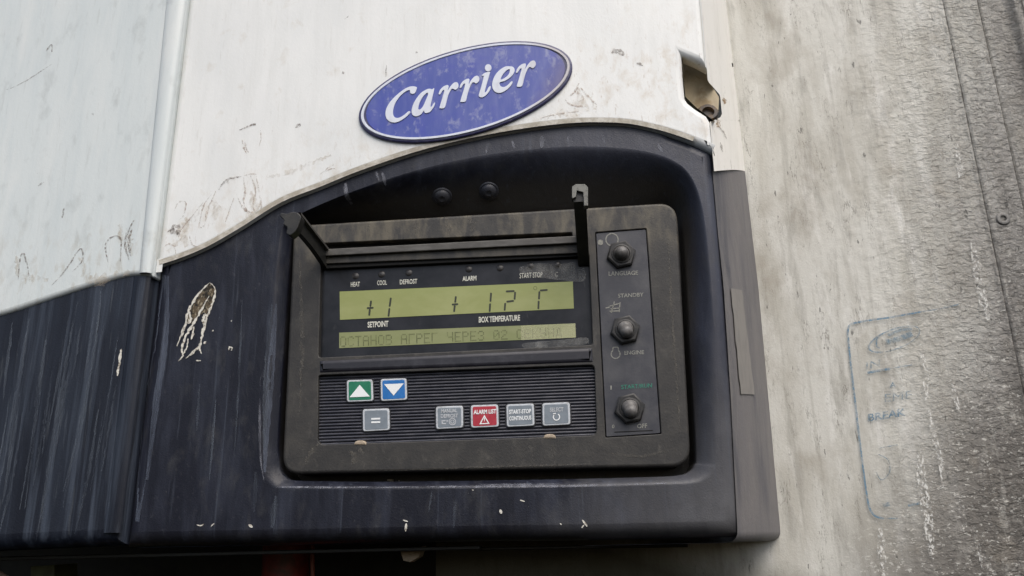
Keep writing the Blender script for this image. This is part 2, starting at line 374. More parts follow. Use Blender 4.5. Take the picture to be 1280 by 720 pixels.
rust = M("rust stain", (.30, .17, .05), .85, alpha=((200, 200, 200), .35, .6, .85))
tape_m = M("grey brown tape", (.24, .225, .205), .6, layers=[((.17, .16, .15), 'noise', (120, 120, 60), 5, .45, .7, .6)])
wx = lambda px: P(px, 400, WALL_Y).x
DG = ((1, 0, -.1), wx(1040), wx(1230))
LOWR = lambda a_, b_: ((1, 0, -.6), wx(a_)-.6*P(a_, 400, WALL_Y).z, wx(b_)-.6*P(b_, 400, WALL_Y).z)
UNDER_SHADE = ((-.35, 0, -1), -.35*P(900, 672, WALL_Y).x-P(900, 672, WALL_Y).z, -.35*P(800, 705, WALL_Y).x-P(800, 705, WALL_Y).z)
wall_m = M("dirty weathered wall paint", (.55, .545, .50), .66, layers=[
    ((.40, .385, .335), 'noise', (24, 24, 6), 7, .43, .62, .8),
    ((.70, .695, .66), 'noise', (40, 40, 9), 7, .53, .68, .6),
    ((.30, .29, .25), 'noise', (90, 90, 5), 7, .55, .70, .5),
    ((.21, .20, .185), 'grad', (1, 0, -.22), ((17, 17, 6), .17), wx(1070), wx(1240), .92),
    ((.31, .30, .265), 'noise', (60, 60, 13), 8, .53, .66, .65),
    ((.115, .105, .092), 'grad', (1, 0, -.8), ((20, 20, 8), .13), wx(1085)-.8*P(1110, 560, WALL_Y).z, wx(1190)-.8*P(1210, 640, WALL_Y).z, .9),
    ((.36, .35, .315), 'noise', (80, 80, 24), 8, .54, .64, .6, DG),
    ((.27, .24, .19), 'noise', (15, 15, 12), 6, .55, .68, .45),
    ((.13, .12, .10), 'vein', (170, 170, 42), 7, .46, .62, .75),
    ((.20, .18, .16), 'vein', (420, 420, 260), 6, .50, .62, .6),
    ((.10, .09, .08), 'vein', (110, 110, 170), 9, .44, .58, .6, DG),
    ((.04, .04, .035), 'noise', (170, 170, 50), 8, .645, .69, .7),
    ((.60, .59, .54), 'noise', (210, 210, 400), 9, .59, .625, .65, LOWR(1130, 1240)),
    ((.045, .040, .018), 'noise', (20, 20, 20), 3, .05, .3, .92, UNDER_SHADE)],  # shade below the unit, painted into the wall colour as dark olive
    bump=[((130, 130, 150), 'noise', .0011, 6, DG, (.35, .65)), ((500, 500, 400), 'noise', .0003, 5), ((90, 90, 190), 'noise', .0010, 6, DG, (.50, .60))])
decal_m = M("faded blue decal ink", (.06, .17, .27), .7, alpha=((230, 230, 160), .25, .58, .72))
decal_f = M("very faded blue decal ink", (.10, .19, .26), .7, alpha=((230, 230, 160), .30, .58, .62))
chipw = M("flaked white paint", (.78, .78, .74), .7, alpha=((420, 420, 260), .50, .60, .7))
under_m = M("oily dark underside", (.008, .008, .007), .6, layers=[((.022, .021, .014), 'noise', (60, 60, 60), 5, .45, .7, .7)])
red_m = M("dull red paint", (.20, .02, .015), .5, layers=[((.03, .015, .01), 'noise', (60, 60, 60), 5, .45, .7, .8)])
olive_m = M("dull green tank paint", (.12, .14, .07), .5, layers=[((.05, .05, .03), 'noise', (60, 60, 60), 5, .45, .7, .8)])
dust_patch = M("dust film on display", (.42, .42, .40), .8, alpha=((90, 90, 60), .30, .75, .42))
glare_film = M("pale painted glare on display", (.80, .78, .52), .6, alpha=((60, 60, 60), .1, .5, .27))  # colour stands in for glare on the lower screen
led_m = M("unlit indicator lens", (.022, .020, .020), .4, layers=[((.05, .048, .045), 'noise', (400, 400, 400), 3, .45, .7, .6)])
plug_m = M("tan rubber plug", (.38, .31, .23), .75, layers=[((.22, .18, .13), 'noise', (300, 300, 300), 5, .45, .7, .6)])
metal_m = M("galvanised rivet", (.20, .195, .185), .55, metal=.5, layers=[((.08, .075, .07), 'noise', (400, 400, 400), 4, .45, .7, .7)])
hole_shade = M("dark hole and painted shade", (.006, .006, .006), .9)

# ------------------------------------------------------------------ outlines traced from the photo (pixels)

seam_r = smooth([(186, 337), (194, 334), (225, 324), (260, 309), (300, 286), (350, 255), (400, 235), (452, 214), (531, 188), (619, 168), (706, 156), (772, 155), (816, 162), (859, 175), (895, 191)], 5)
seam_l = [(-250, 445), (-120, 425), (0, 394), (50, 378), (102, 361), (150, 347), (172, 344), (192, 346)]
def SL(y): return 234-(234-191.5)*y/345 if y < 345 else 191.5-(191.5-152)*(y-345)/(680-345)
def E1(y):
    k = [(-300, 852), (0, 878), (190, 894), (292, 903), (359, 910), (498, 919), (660, 927), (720, 930)]
    for (a0, b0), (a1, b1) in zip(k, k[1:]):
        if y <= a1: return b0+(b1-b0)*(y-a0)/(a1-a0)
    return k[-1][1]
def E2(y):
    k = [(-300, 873), (0, 907), (215, 931), (360, 948), (660, 975), (760, 984)]
    for (a0, b0), (a1, b1) in zip(k, k[1:]):
        if y <= a1: return b0+(b1-b0)*(y-a0)/(a1-a0)
    return k[-1][1]

def empty(name, loc, label, cat, group=None):
    o = bpy.data.objects.new(name, None); COL.objects.link(o); o.location = loc; o.empty_display_size = .05
    o['label'] = label; o['category'] = cat
    if group: o['group'] = group
    return o
unit = empty("refrigeration_unit", P(560, 676, .05), "white over black refrigeration unit with blue oval badge and recessed control panel", "refrigeration unit")

# ---- right upper (white) panel
WY = -.005
notch = [(E1(84), 84), (870, 76), (853, 69), (854.5, 95), (857, 121), (861, 127), (870, 134), (884, 143), (E1(153)-1, 153)]
outl = dens([(SL(-220)+1, -220), (E1(-220), -220)], 40, False)+dens([(E1(-220), -220), (E1(0), 0), notch[0]], 12, False)[1:]+notch[1:]+dens([notch[-1], (E1(170), 170), seam_r[-1]], 8, False)[1:]
outl += seam_r[::-1][1:-2]+dens([(SL(333)+1, 334), (SL(0)+1, 0), (SL(-220)+1, -220)], 12, False)[:-1]
mb = MB(); mb.plate(xz(outl, WY), (), WY, .007, .013, n=6)
up_r = None
def marks(mb, lst, y, s, ox, oy, mi):
    for pts, w_ in lst:
        q = [(ox+p[0]/s, oy+p[1]/s) for p in pts]
        mb.ribbon(xz(dens(smooth(q, 5), 2.5, False), y), w_*.0008, y, mi, jit=.65)
# brown grime line along the lower edge
g = [(p[0], p[1]-4.5) for p in seam_r[6:-4]]
mb.ribbon(xz(g, WY-.0002), 7*.0007, WY-.00025, 1, taper=False)
marks(mb, [([(185, 530), (205, 545), (215, 560)], 5), ([(170, 548), (200, 525), (218, 535)], 5), ([(180, 540), (195, 548), (210, 552)], 6),
    ([(355, 395), (375, 368), (400, 354), (437, 347)], 2.6), ([(385, 365), (392, 372)], 2.5), ([(430, 180), (460, 168), (490, 155)], 2.2), ([(480, 163), (488, 156)], 4), ([(632, 172), (650, 158)], 4.5),
    ([(142, 490), (146, 512)], 4)], WY-.0003, 2.881, 150, 100, 3)
marks(mb, [([(345, 400), (315, 470), (303, 527), (290, 530)], 2.2), ([(330, 410), (300, 455), (285, 520)], 1.6), ([(410, 425), (390, 480), (380, 512)], 2.2), ([(445, 350), (450, 400), (445, 440), (460, 478)], 2.4),
    ([(470, 345), (488, 400), (478, 450), (492, 482)], 2.4), ([(490, 345), (500, 400), (508, 460), (500, 475)], 2), ([(445, 345), (470, 338), (492, 340)], 1.6), ([(425, 425), (440, 455), (455, 470), (480, 478)], 2.6),
    ([(450, 222), (452, 240), (462, 262)], 2.6), ([(440, 215), (448, 250), (455, 265)], 2), ([(505, 180), (508, 210), (500, 240)], 1.3), ([(195, 470), (212, 440), (236, 440), (230, 485), (214, 503)], 1.8), ([(160, 600), (175, 590), (195, 600), (200, 625)], 1.8),
    ([(300, 440), (260, 490), (220, 540), (210, 570)], 1.5), ([(720, 340), (745, 320), (770, 305)], 1.5), ([(740, 330), (760, 320), (778, 318)], 1.3), ([(250, 560), (262, 595), (290, 600)], 1.6)], WY-.0003, 2.881, 150, 100, 2)
marks(mb, [([(300, 450), (250, 510), (205, 580), (170, 620)], 11), ([(330, 430), (350, 470), (330, 520)], 9), ([(470, 400), (485, 470), (440, 500)], 9), ([(225, 560), (240, 600)], 12), ([(520, 350), (620, 330), (760, 270)], 7)], WY-.0002, 2.881, 150, 100, 4)
marks(mb, [([(740, 238), (728, 262), (712, 275)], 3), ([(745, 250), (765, 275), (792, 300)], 3), ([(700, 285), (720, 300), (760, 305)], 2.5), ([(735, 262), (752, 282), (738, 292)], 4), ([(630, 338), (680, 325), (742, 318)], 2)], WY-.0003, 2.286, 400, 0, 2)
marks(mb, [([(740, 250), (735, 290), (790, 310)], 17), ([(610, 345), (690, 322), (790, 322)], 9)], WY-.0002, 2.286, 400, 0, 4)
marks(mb, [([(832, 150), (850, 145), (868, 158)], 6), ([(905, 180), (922, 188)], 4), ([(62, 210), (70, 206)], 3.2), ([(272, 148), (280, 150)], 2.6), ([(70, 55), (82, 45)], 1.6), ([(190, 185), (188, 220)], 1.3)], WY-.0003, 2.286, 400, 0, 3)
up_r = mb.build("upper_panel", [white, grime_edge, scratch, scratch_d, smear], unit, label="scratched white panel above the control panel")

# latch notch: back wall of the recess and the rusty hole
mb = MB()
NY = .022
mb.flat(ccw(xz([(846, 60), (883, 60), (884.5, 88), (888, 104), (899, 122), (897, 152), (880, 160), (846, 160)], NY)), [], NY)
mb.loft([[P(853, 69, -.002), P(854.5, 95, -.002), P(857, 121, -.002), P(870, 134, -.002), P(894, 152, -.002)], [P(851, 68, NY), P(853, 95, NY), P(856, 122, NY), P(869, 134, NY), P(893, 152, NY)]], closed=False)
lr = mb.build("latch_recess", [M("dusty recess paint", (.52, .44, .30), .8, layers=[((.30, .20, .09), 'noise', (60, 60, 60), 6, .5, .62, .7), ((.30, .25, .17), 'noise', (70, 70, 40), 6, .4, .7, .7), ((.06, .05, .03), 'noise', (500, 500, 500), 3, .70, .75, .9)])], unit)
mb = MB(); c = P(885, 141, NY-.004)
mb.lathe(c, (0, -1, .2), [(.0105, -.004), (.0105, 0), (.0092, .002), (.006, .002), (.0055, -.002), (.0001, -.002)], 26, 0)
mb.build("latch", [M("rusty dark latch", (.035, .028, .024), .6, layers=[((.16, .09, .03), 'noise', (160, 160, 160), 5, .45, .65, .8)])], lr)

# ---- side of the unit: white above, black below
def side_strip(pa, pb, n, y0, bulge=.005):
    rings = []
    for k in range(7):
        t = k/6; ring = []
        for i in range(n+1):
            py = pa+(pb-pa)*i/n
            a_ = P(E1(py)-4, py, y0); b_ = P(E2(py), py, WALL_Y+.002)
            p = a_.lerp(b_, t); p.x += bulge*math.sin(math.pi*t)*.5+.0004; p.y -= bulge*math.sin(math.pi*t)*.6
            ring.append(p)
        rings.append(ring)
    return rings
mb = MB()
rg = side_strip(-220, 84, 30, -.0042)
mb.loft([r_ for r_ in rg], closed=False)
rows = []
for k in range(18):
    py = 84+68*k/17; t0 = .03 if py < 102 else (.03+.27*(py-102)/19 if py < 121 else (.30 if py < 147 else .30-.25*(py-147)/5))
    a_ = P(E1(py)-4, py, -.0042); b_ = P(E2(py), py, WALL_Y+.002); row = []
    for q in range(9):
        t = t0+(1-t0)*q/8; p = a_.lerp(b_, t); p.x += .005*math.sin(math.pi*t)*.5+.0004; p.y -= .005*math.sin(math.pi*t)*.6; row.append(p)
    rows.append(row)
mb.loft(rows, closed=False)
nf = []
rg3 = side_strip(152, 214, 8, -.0042)
for r_ in rg3:   # lower end follows a sloping cut
    for i, p in enumerate(r_): p.z += 0
mb.loft(rg3, closed=False)
drs = Drape(mb)
dmarks(drs, mb, [([(899, 128), (903, 136), (902, 146), (898, 152)], 8), ([(904, 122), (906, 130)], 4), ([(896, 152), (899, 160)], 5)], 1, 0, 0, 2, .7)
dmarks(drs, mb, [([(896, 156), (903, 164), (908, 174)], 1.8), ([(920, 90), (922, 120)], 1.2), ([(900, 178), (903, 190)], 2)], 1, 0, 0, 1, .5)
sw = mb.build("side_panel", [white_side, scratch_d, rust], unit, label="white upper side panel")
mb = MB()
# seam between black and white slopes down to the right: (893,188)-(931,210)
rg = []
for k in range(9):
    t = k/8; ring = []
    ptop = 188+22*t
    for i in range(31):
        s = i/30; py = ptop+(664-ptop)*s
        a_ = P(E1(py)-6, py, .0026); b_ = P(E2(py), py, WALL_Y+.002); p = a_.lerp(b_, t)
        p.x += .005*math.sin(math.pi*t)*.5+.0004; p.y -= .005*math.sin(math.pi*t)*.6
        ring.append(p)
    # rounded lower end
    last = ring[-1]
    for q in range(1, 6):
        an = q/5*math.pi/2; ring.append(Vector((last.x-.010*(1-math.cos(an)), last.y, last.z-.010*math.sin(an)*.9)))
    rg.append(ring)
mb.loft(rg, closed=False)
# close to the wall at the bottom
bot = [r_[-1] for r_ in rg]
mb.loft([bot, [Vector((p.x-.12, p.y, p.z)) for p in bot]], closed=False)
sb = mb.build("side_panel", [side_m], unit, label="dusty black lower side panel")
mb = MB()
def side_pt(px_t, py, lift=.0012):
    a_ = P(E1(py)-6, py, .0026); b_ = P(E2(py), py, WALL_Y+.002)
    best = None
    for k in range(61):
        t = k/60; p = a_.lerp(b_, t); p.x += .005*math.sin(math.pi*t)*.5+.0004; p.y -= .005*math.sin(math.pi*t)*.6
        d = abs(proj(p)[0]-px_t)
        if best is None or d < best[0]: best = (d, p)
    p = best[1].copy(); p.x += lift*.8; p.y -= lift*.5; return p
rows = [[side_pt(912+12.5*s+ (0)*s, 361+132*s) for s in [i/12 for i in range(13)]], [side_pt(926+16*s, 364+130*s) for s in [i/12 for i in range(13)]]]
mb.loft(rows, closed=False)
mb.build("tape_strip", [tape_m], sb)

# ---- left panels (stand a little proud, with a bead along the seam)
LY = -.010
outl = dens([(-260, -220), (SL(-220)-1, -220)], 60, False)+dens([(SL(-220)-1, -220), (SL(0)-1, 0), (191, 344)], 12, False)[1:]
outl += smooth(seam_l, 5)[::-1][1:]+[(-260, 300), (-260, 0)]
mb = MB(); mb.plate(xz(outl, LY), (), LY, .005, .02, n=6)
def bead(mb, y_top, y_bot, ybase, half, h, mi=0):
    rings = []
    for k in range(9):
        an = math.pi*k/8; ring = []
        for i in range(25):
            py = y_top+(y_bot-y_top)*i/24; hw = half*(1-.35*max(0, min(1, py/345)))
            cx = SL(py)-hw-1.5
            p = P(cx-hw*math.cos(an), py, ybase); p.y -= h*math.sin(an); ring.append(p)
        rings.append(ring)
    mb.loft(rings, closed=False, mi=mi)
bead(mb, -220, 342, LY+.0006, 12, .0042)
marks(mb, [([(45, 700), (50, 650), (60, 635), (75, 700)], 1.8), ([(130, 712), (160, 680), (200, 622), (206, 650), (180, 680)], 2), ([(270, 655), (264, 612), (285, 590), (302, 600), (300, 655)], 2), ([(322, 650), (313, 600), (335, 550)], 3), ([(326, 640), (322, 600), (330, 570)], 3),
    ([(115, 128), (128, 112), (130, 130)], 2.4), ([(15, 225), (60, 205), (130, 160)], 1.3), ([(230, 283), (234, 288)], 2.4), ([(160, 520), (155, 545)], 2), ([(95, 465), (110, 455)], 2)], LY-.0003, 2, 0, 0, 1)
marks(mb, [([(40, 640), (60, 690), (120, 700)], 10), ([(200, 640), (230, 700), (330, 680)], 12), ([(300, 560), (330, 640)], 12)], LY-.0002, 2, 0, 0, 2)
ul = mb.build("upper_panel", [white_left, scratch_d, smear], unit, label="bluish white panel left of the seam")
BLY = -.007
outl = dens([(-260, 380), (160, 325), (193, 330)], 20, False)+dens([(193, 330), (191, 345), (SL(650), 650)], 20, False)[1:]+[(151, 681), (115, 683.5)]+dens([(90, 684.5), (-260, 700)], 24, False)
mb = MB(); mb.plate(xz(outl, BLY), (), BLY, .014, .02, n=6)
rings = []
for k in range(9):
    an = math.pi*k/8
    rings.append([(lambda p: Vector((p.x, p.y-.003*math.sin(an), p.z)))(P(SL(py)-13-11*math.cos(an), py, BLY+.0005)) for py in [346+i*12.8 for i in range(26)]])
mb.loft(rings, closed=False)
drl = Drape(mb)
dmarks(drl, mb, [([(240, 40), (225, 180), (190, 370), (150, 520)], 4), ([(185, 70), (160, 200), (130, 400), (95, 620)], 5), ([(160, 330), (150, 420)], 3), ([(70, 110), (40, 300), (15, 500)], 5), ([(120, 90), (90, 300), (60, 560)], 4), ([(30, 120), (8, 300)], 4), ([(215, 240), (180, 400), (150, 560)], 3),
    ([(275, 380), (262, 500), (258, 560)], 3), ([(150, 180), (135, 330), (100, 560), (85, 640)], 3), ([(205, 300), (196, 360)], 5)], 1.895, 0, 340, 1, .5)
for k in range(26):
    x0 = random.uniform(-5, 150); y0 = random.uniform(385, 520); L_ = random.uniform(60, 190); w0 = random.uniform(1.2, 4.5)
    drl.line(mb, [(x0, y0), (x0-.06*L_*1.3, y0+L_*.5), (x0-.13*L_*1.3, min(668, y0+L_))], w0, 1, .6)
marks(mb, [([(287, 182), (283, 210), (278, 246)], 3)], BLY-.0004, 1.895, 0, 340, 2)
mb.build("lower_panel", [black, streak, chip], unit, label="black lower panel with pale runs of dust")

# ---- fascia with the control recess
top = [(p[0], p[1]-(13 if p[0] < 840 else 4)) for p in seam_r[2:-1]]
out_f = [(SL(325)+2, 322)]+top[2:]+dens([(E1(190), 190), (E1(300), 300), (E1(500), 500), (E1(672), 671)], 14, False)
out_f = [p for p in out_f if p[1] < 640]+[(E1(672), 671), (885, 672.5), (740, 675.5), (600, 677), (460, 679.5), (320, 682), (190, 684), (153, 685)]
out_f += dens([(SL(655)+2, 655), (SL(345)+2, 345)], 20, False)
lipA = [(324, 540), (325, 572), (328, 593), (337, 606), (352, 611), (400, 612), (500, 612), (700, 610), (820, 607), (866, 605), (884, 599), (894, 586), (898, 560), (893, 420), (886, 320), (877, 255), (862, 218), (838, 199), (800, 188), (740, 183), (680, 185), (600, 195), (520, 213), (450, 236), (395, 258), (362, 276), (349, 300), (338, 400)]
lipB = [(349, 540), (349.5, 572), (351.5, 586), (357, 595), (366, 600), (400, 601.5), (500, 602), (700, 599), (820, 596), (848, 594), (860, 590), (867, 582), (869, 560), (860, 420), (855, 330), (851, 285), (846, 268), (830, 262), (800, 262), (740, 265), (680, 268), (600, 272), (520, 277), (450, 281), (395, 284), (372, 287), (365, 305), (358, 400)]
BASE = .045
lipD = [.008, .008, .008, .008, .008, .008, .008, .008, .008, .009, .010, .010, .012, .020, .027, .034, .040, .045, .045, .045, .045, .045, .045, .045, .040, .026, .012, .009]
nA = smooth(lipA, 7, True); nB = smooth(lipB, 7, True); nD = [max(.006, d[0]) for d in smooth([(d, 0) for d in lipD], 7, True)]
A2 = xz(nA, 0); B2 = [(lambda v: (v.x, v.z))(P(p[0], p[1], d)) for p, d in zip(nB, nD)]
if area(A2) < 0: A2 = A2[::-1]; B2 = B2[::-1]; nD = nD[::-1]
rings = []
for k in range(15):
    t = k/14; rg_s = []
    for a_, b_, D_ in zip(A2, B2, nD):
        h = .22 if D_ > .02 else .45
        s = 2*t*(1-t)*h+t*t; rg_s.append(Vector((a_[0]*(1-s)+b_[0]*s, D_*t*t, a_[1]*(1-s)+b_[1]*s)))
    rings.append(rg_s)
rings.append([Vector((b_[0], max(BASE+.004, d+.002), b_[1])) for b_, d in zip(B2, nD)])
mb = MB()
outer = ccw(xz(out_f, 0)); r = .013
rim = [(-r+r*math.sin(k/6*math.pi/2), r*(1-math.cos(k/6*math.pi/2))) for k in range(7)]+[(0, .018)]
mb.loft([[(q[0], d, q[1]) for q in offset(outer, o)] for o, d in rim])
mb.loft([g_[::-1] for g_ in rings])
mb.flat(offset(outer, -r), [A2], 0)
mb.flat(B2, [], BASE+.004)
# underside returning to the wall
bl, br_ = P(154, 685, .012), P(E1(671), 671, .012)
mb.add([bl, br_, Vector((br_.x, WALL_Y, br_.z)), Vector((bl.x, WALL_Y, bl.z))], [(0, 1, 2, 3)])
cv = rings[:-1]
dr = Drape(mb)
# gouge and chips
gx = lambda pts: [(180+p[0]/5.14, 330+p[1]/5.14) for p in pts]
mb.flat(ccw(xz(smooth(gx([(425, 122), (450, 140), (458, 165), (448, 190), (453, 225), (436, 250), (437, 290), (412, 300), (400, 330), (385, 310), (372, 325), (352, 322), (345, 350), (322, 358), (308, 388), (292, 372), (275, 380), (283, 345), (290, 295), (312, 270), (320, 235), (345, 215), (355, 180), (385, 160), (395, 140)]), 3, True), 0)), [], -.0003, 2)
for pts, w_ in [([(425, 120), (380, 162), (330, 228), (290, 300), (265, 390), (240, 460), (214, 528)], 3.0), ([(428, 122), (458, 160), (452, 225), (425, 300), (402, 350), (385, 420), (368, 500), (345, 540), (300, 580), (270, 606)], 3.2),
                ([(420, 205), (385, 270), (345, 340), (312, 395), (270, 465), (245, 540), (252, 590), (220, 626)], 3.0), ([(322, 400), (318, 440), (303, 488)], 2.6), ([(285, 480), (278, 530), (255, 580)], 2.4), ([(365, 500), (360, 540), (372, 578)], 2.4),
                ([(395, 320), (385, 360), (392, 400)], 5), ([(345, 545), (310, 575), (300, 590)], 2.6), ([(335, 620), (368, 622)], 1.6), ([(388, 500), (398, 512)], 3.4), ([(545, 555), (552, 535), (568, 540), (562, 556)], 2.2), ([(440, 428), (448, 432)], 2), ([(560, 366), (566, 368)], 1.8),
                ([(290, 300), (300, 350), (285, 385)], 3.6), ([(262, 395), (250, 440), (240, 470)], 3), ([(70, 60), (90, 70)], 3), ([(75, 100), (60, 150)], 3)]:
    dr.line(mb, gx(pts), w_*.95, 1, .75, .0006)
dmarks(dr, mb, [([(508, 654), (507, 664)], 3), ([(504, 650), (510, 652)], 1.8), ([(625, 637), (627, 642)], 3.6), ([(728, 650), (734, 658)], 2.6), ([(730, 656), (727, 660)], 1.6), ([(311, 656), (316, 659)], 3.4), ([(246, 656), (251, 657), (255, 655)], 1.5), ([(268, 654), (264, 658)], 1.3), ([(650, 625), (656, 627)], 1.6), ([(484, 600), (500, 601)], 3), ([(700, 654), (702, 656)], 1.3), ([(590, 612), (592, 613)], 1.2)], 1, 0, 0, 1)
dmarks(dr, mb, [([(303, 372), (300, 450), (296, 520), (293, 570)], 3), ([(340, 380), (334, 470), (330, 560)], 8), ([(320, 590), (318, 640)], 5), ([(250, 480), (246, 540)], 3), ([(270, 500), (262, 600)], 3), ([(570, 625), (567, 660)], 4), ([(345, 620), (340, 660)], 8), ([(540, 615), (536, 640)], 2)], 1, 0, 0, 3, .2)
dmarks(dr, mb, [([(432, 229), (433, 242), (440, 255)], 6), ([(478, 216), (482, 232)], 4), ([(470, 214), (474, 226)], 3), ([(610, 178), (608, 192)], 3), ([(678, 170), (677, 185)], 6), ([(712, 170), (712, 184)], 8), ([(752, 166), (756, 180)], 3), ([(640, 176), (643, 186)], 3), ([(820, 178), (828, 190)], 4)], 1, 0, 0, 4, .2)
dmarks(dr, mb, [([(326, 470), (325, 560), (330, 600)], 3), ([(345, 609), (420, 609.5), (470, 609)], 2), ([(470, 609.5), (600, 608.5), (720, 607.5), (845, 604)], 2.6), ([(600, 606), (700, 605.5)], 1.2)], 1, 0, 0, 4, .3)  # highlight along the left and lower lip, painted as thin pale lines
dmarks(dr, mb, [([(206, 344), (200, 430), (187, 520), (172, 652)], 15), ([(210, 345), (207, 420), (196, 500), (184, 600)], 9), ([(345, 380), (338, 470), (332, 560), (331, 590)], 9)], 1, 0, 0, 5, .15, .0003)  # painted highlights on the seam edge and left lip
fas = mb.build("fascia", [fascia_m, chip, gouge, streak, streak_w, edge_light], unit, sharp=50, label="black moulding around the control recess, gouged at its left")
# two bolts under the top of the recess
def near(tx, ty):
    best = None
    for k in range(2, 13):
        for i, p in enumerate(cv[k]):
            q = proj(p); d = (q[0]-tx)**2+(q[1]-ty)**2
            if best is None or d < best[0]: best = (d, k, i)
    _, k, i = best; n = len(cv[0]); p = cv[k][i]
    nn = (cv[k][(i+1) % n]-cv[k][i-1]).cross(cv[k+1][i]-cv[k-1][i]).normalized()
    if nn.y > 0: nn = -nn
    return p, nn
for bx_, by_ in ((550, 243), (613, 236)):
    p, nn = near(bx_, by_); mb = MB()
    mb.lathe(p, nn, [(.0098, -.003), (.0098, .0008), (.0090, .0016), (.0078, .0018), (.0072, .003), (.0058, .0046), (.003, .0054), (.0022, .0050), (.0001, .0046)], 26)
    mb.build("bolt", [plate_m], fas)

# ---- badge
cx, cy = 581.8, 114.3; a11, a22, a12 = 133.75**2, 63.75**2, -4150.0
l11 = math.sqrt(a11); l21 = a12/l11; l22 = math.sqrt(a22-l21**2)
def ell(k, n=96, dx=0, dy=0): return [(cx+dx+k*l11*math.cos(2*math.pi*i/n), cy+dy+k*(l21*math.cos(2*math.pi*i/n)+l22*math.sin(2*math.pi*i/n))) for i in range(n)]
BY = WY-.003
mb = MB(); mb.plate(xz(ell(1.0), BY), (), BY, .0016, .005, n=5)
bad = mb.build("badge", [badge_rim], unit, label="oval blue badge with white script lettering")
mb = MB(); mb.plate(xz(ell(.93), BY-.0004), (), BY-.0004, .0003, .0006, n=2)
mb.build("badge_field", [badge_blue], bad)
def ell_off(d, n=96):
    return offset(ccw(xz(ell(1.0, n), BY)), d)
mb = MB(); o1, o2 = ell_off(-.0025), ell_off(-.0054)
mb.loft([[(q[0], BY-.0002, q[1]) for q in o1], [(q[0], BY-.0011, q[1]) for q in offset(o1, -.0004)], [(q[0], BY-.0011, q[1]) for q in offset(o2, .0004)], [(q[0], BY-.0002, q[1]) for q in o2]][::-1])
mb.build("badge_ring", [badge_white], bad)
glyph = []
Cg = [(455, 258), (400, 250), (340, 270), (260, 325), (180, 400), (125, 480), (106, 550), (118, 610), (155, 646), (200, 658), (260, 645), (330, 600), (386, 545), (368, 530), (320, 570), (270, 600), (230, 606), (202, 590), (190, 550), (197, 490), (227, 420), (272, 360), (330, 310), (378, 292), (385, 325), (415, 336), (442, 318), (458, 275)]
ag = [(600, 277), (560, 290), (500, 330), (440, 410), (406, 490), (402, 550), (425, 582), (465, 586), (510, 562), (538, 522), (547, 545), (570, 551), (612, 533), (650, 480), (664, 436), (650, 440), (625, 478), (613, 470), (628, 395), (655, 275), (632, 284)]
ah = [(577, 322), (532, 360), (492, 430), (475, 490), (480, 510), (500, 508), (532, 470), (562, 400), (585, 345)]
rg_ = [(705, 335), (722, 290), (760, 252), (800, 236), (816, 248), (806, 300), (832, 258), (870, 215), (905, 203), (926, 225), (922, 265), (892, 290), (865, 276), (842, 290), (815, 345), (795, 410), (772, 490), (722, 498), (715, 485), (742, 395), (768, 300), (750, 297), (722, 338)]
ig = [(385, 300), (420, 277), (467, 268), (470, 284), (442, 380), (418, 465), (414, 498), (432, 488), (458, 440), (480, 430), (470, 475), (432, 525), (386, 554), (352, 546), (348, 520), (375, 430), (402, 318), (386, 316)]
eg = [(690, 205), (640, 210), (572, 255), (522, 320), (497, 400), (505, 460), (540, 497), (590, 504), (650, 476), (700, 430), (728, 386), (714, 375), (672, 416), (632, 438), (598, 432), (580, 408), (584, 385), (640, 368), (700, 330), (740, 282), (749, 240), (730, 212)]
eh = [(690, 236), (652, 256), (612, 305), (592, 352), (632, 340), (675, 305), (694, 266)]
fa = lambda pts, dx=0, dy=0: [(470+(p[0]+dx)/9, 80+(p[1]+dy)/9) for p in pts]
fb = lambda pts: [(560+p[0]/9, 60+p[1]/9) for p in pts]
LYB = BY-.0012
mb = MB()
for o_, hs in [(fa(Cg), []), (fa(ag), [fa(ah)]), (fa(rg_), []), (fa(rg_, 235, -72), []), (fb(ig), []), (fb([(452+37*math.cos(k*.524), 222+40*math.sin(k*.524)) for k in range(12)]), []), (fb(eg), [fb(eh)]), (fa(rg_, 870, -243), [])]:
    o2_ = ccw(xz(smooth(o_, 3, True), LYB)); h2 = [ccw(xz(smooth(h, 3, True), LYB)) for h in hs]
    mb.flat(o2_, h2, LYB)
    mb.loft([[(q[0], LYB, q[1]) for q in o2_], [(q[0], LYB+.001, q[1]) for q in o2_]])
    for h in h2: mb.loft([[(q[0], LYB+.001, q[1]) for q in h], [(q[0], LYB, q[1]) for q in h]])
mb.build("lettering", [badge_white], bad, weighted=False)

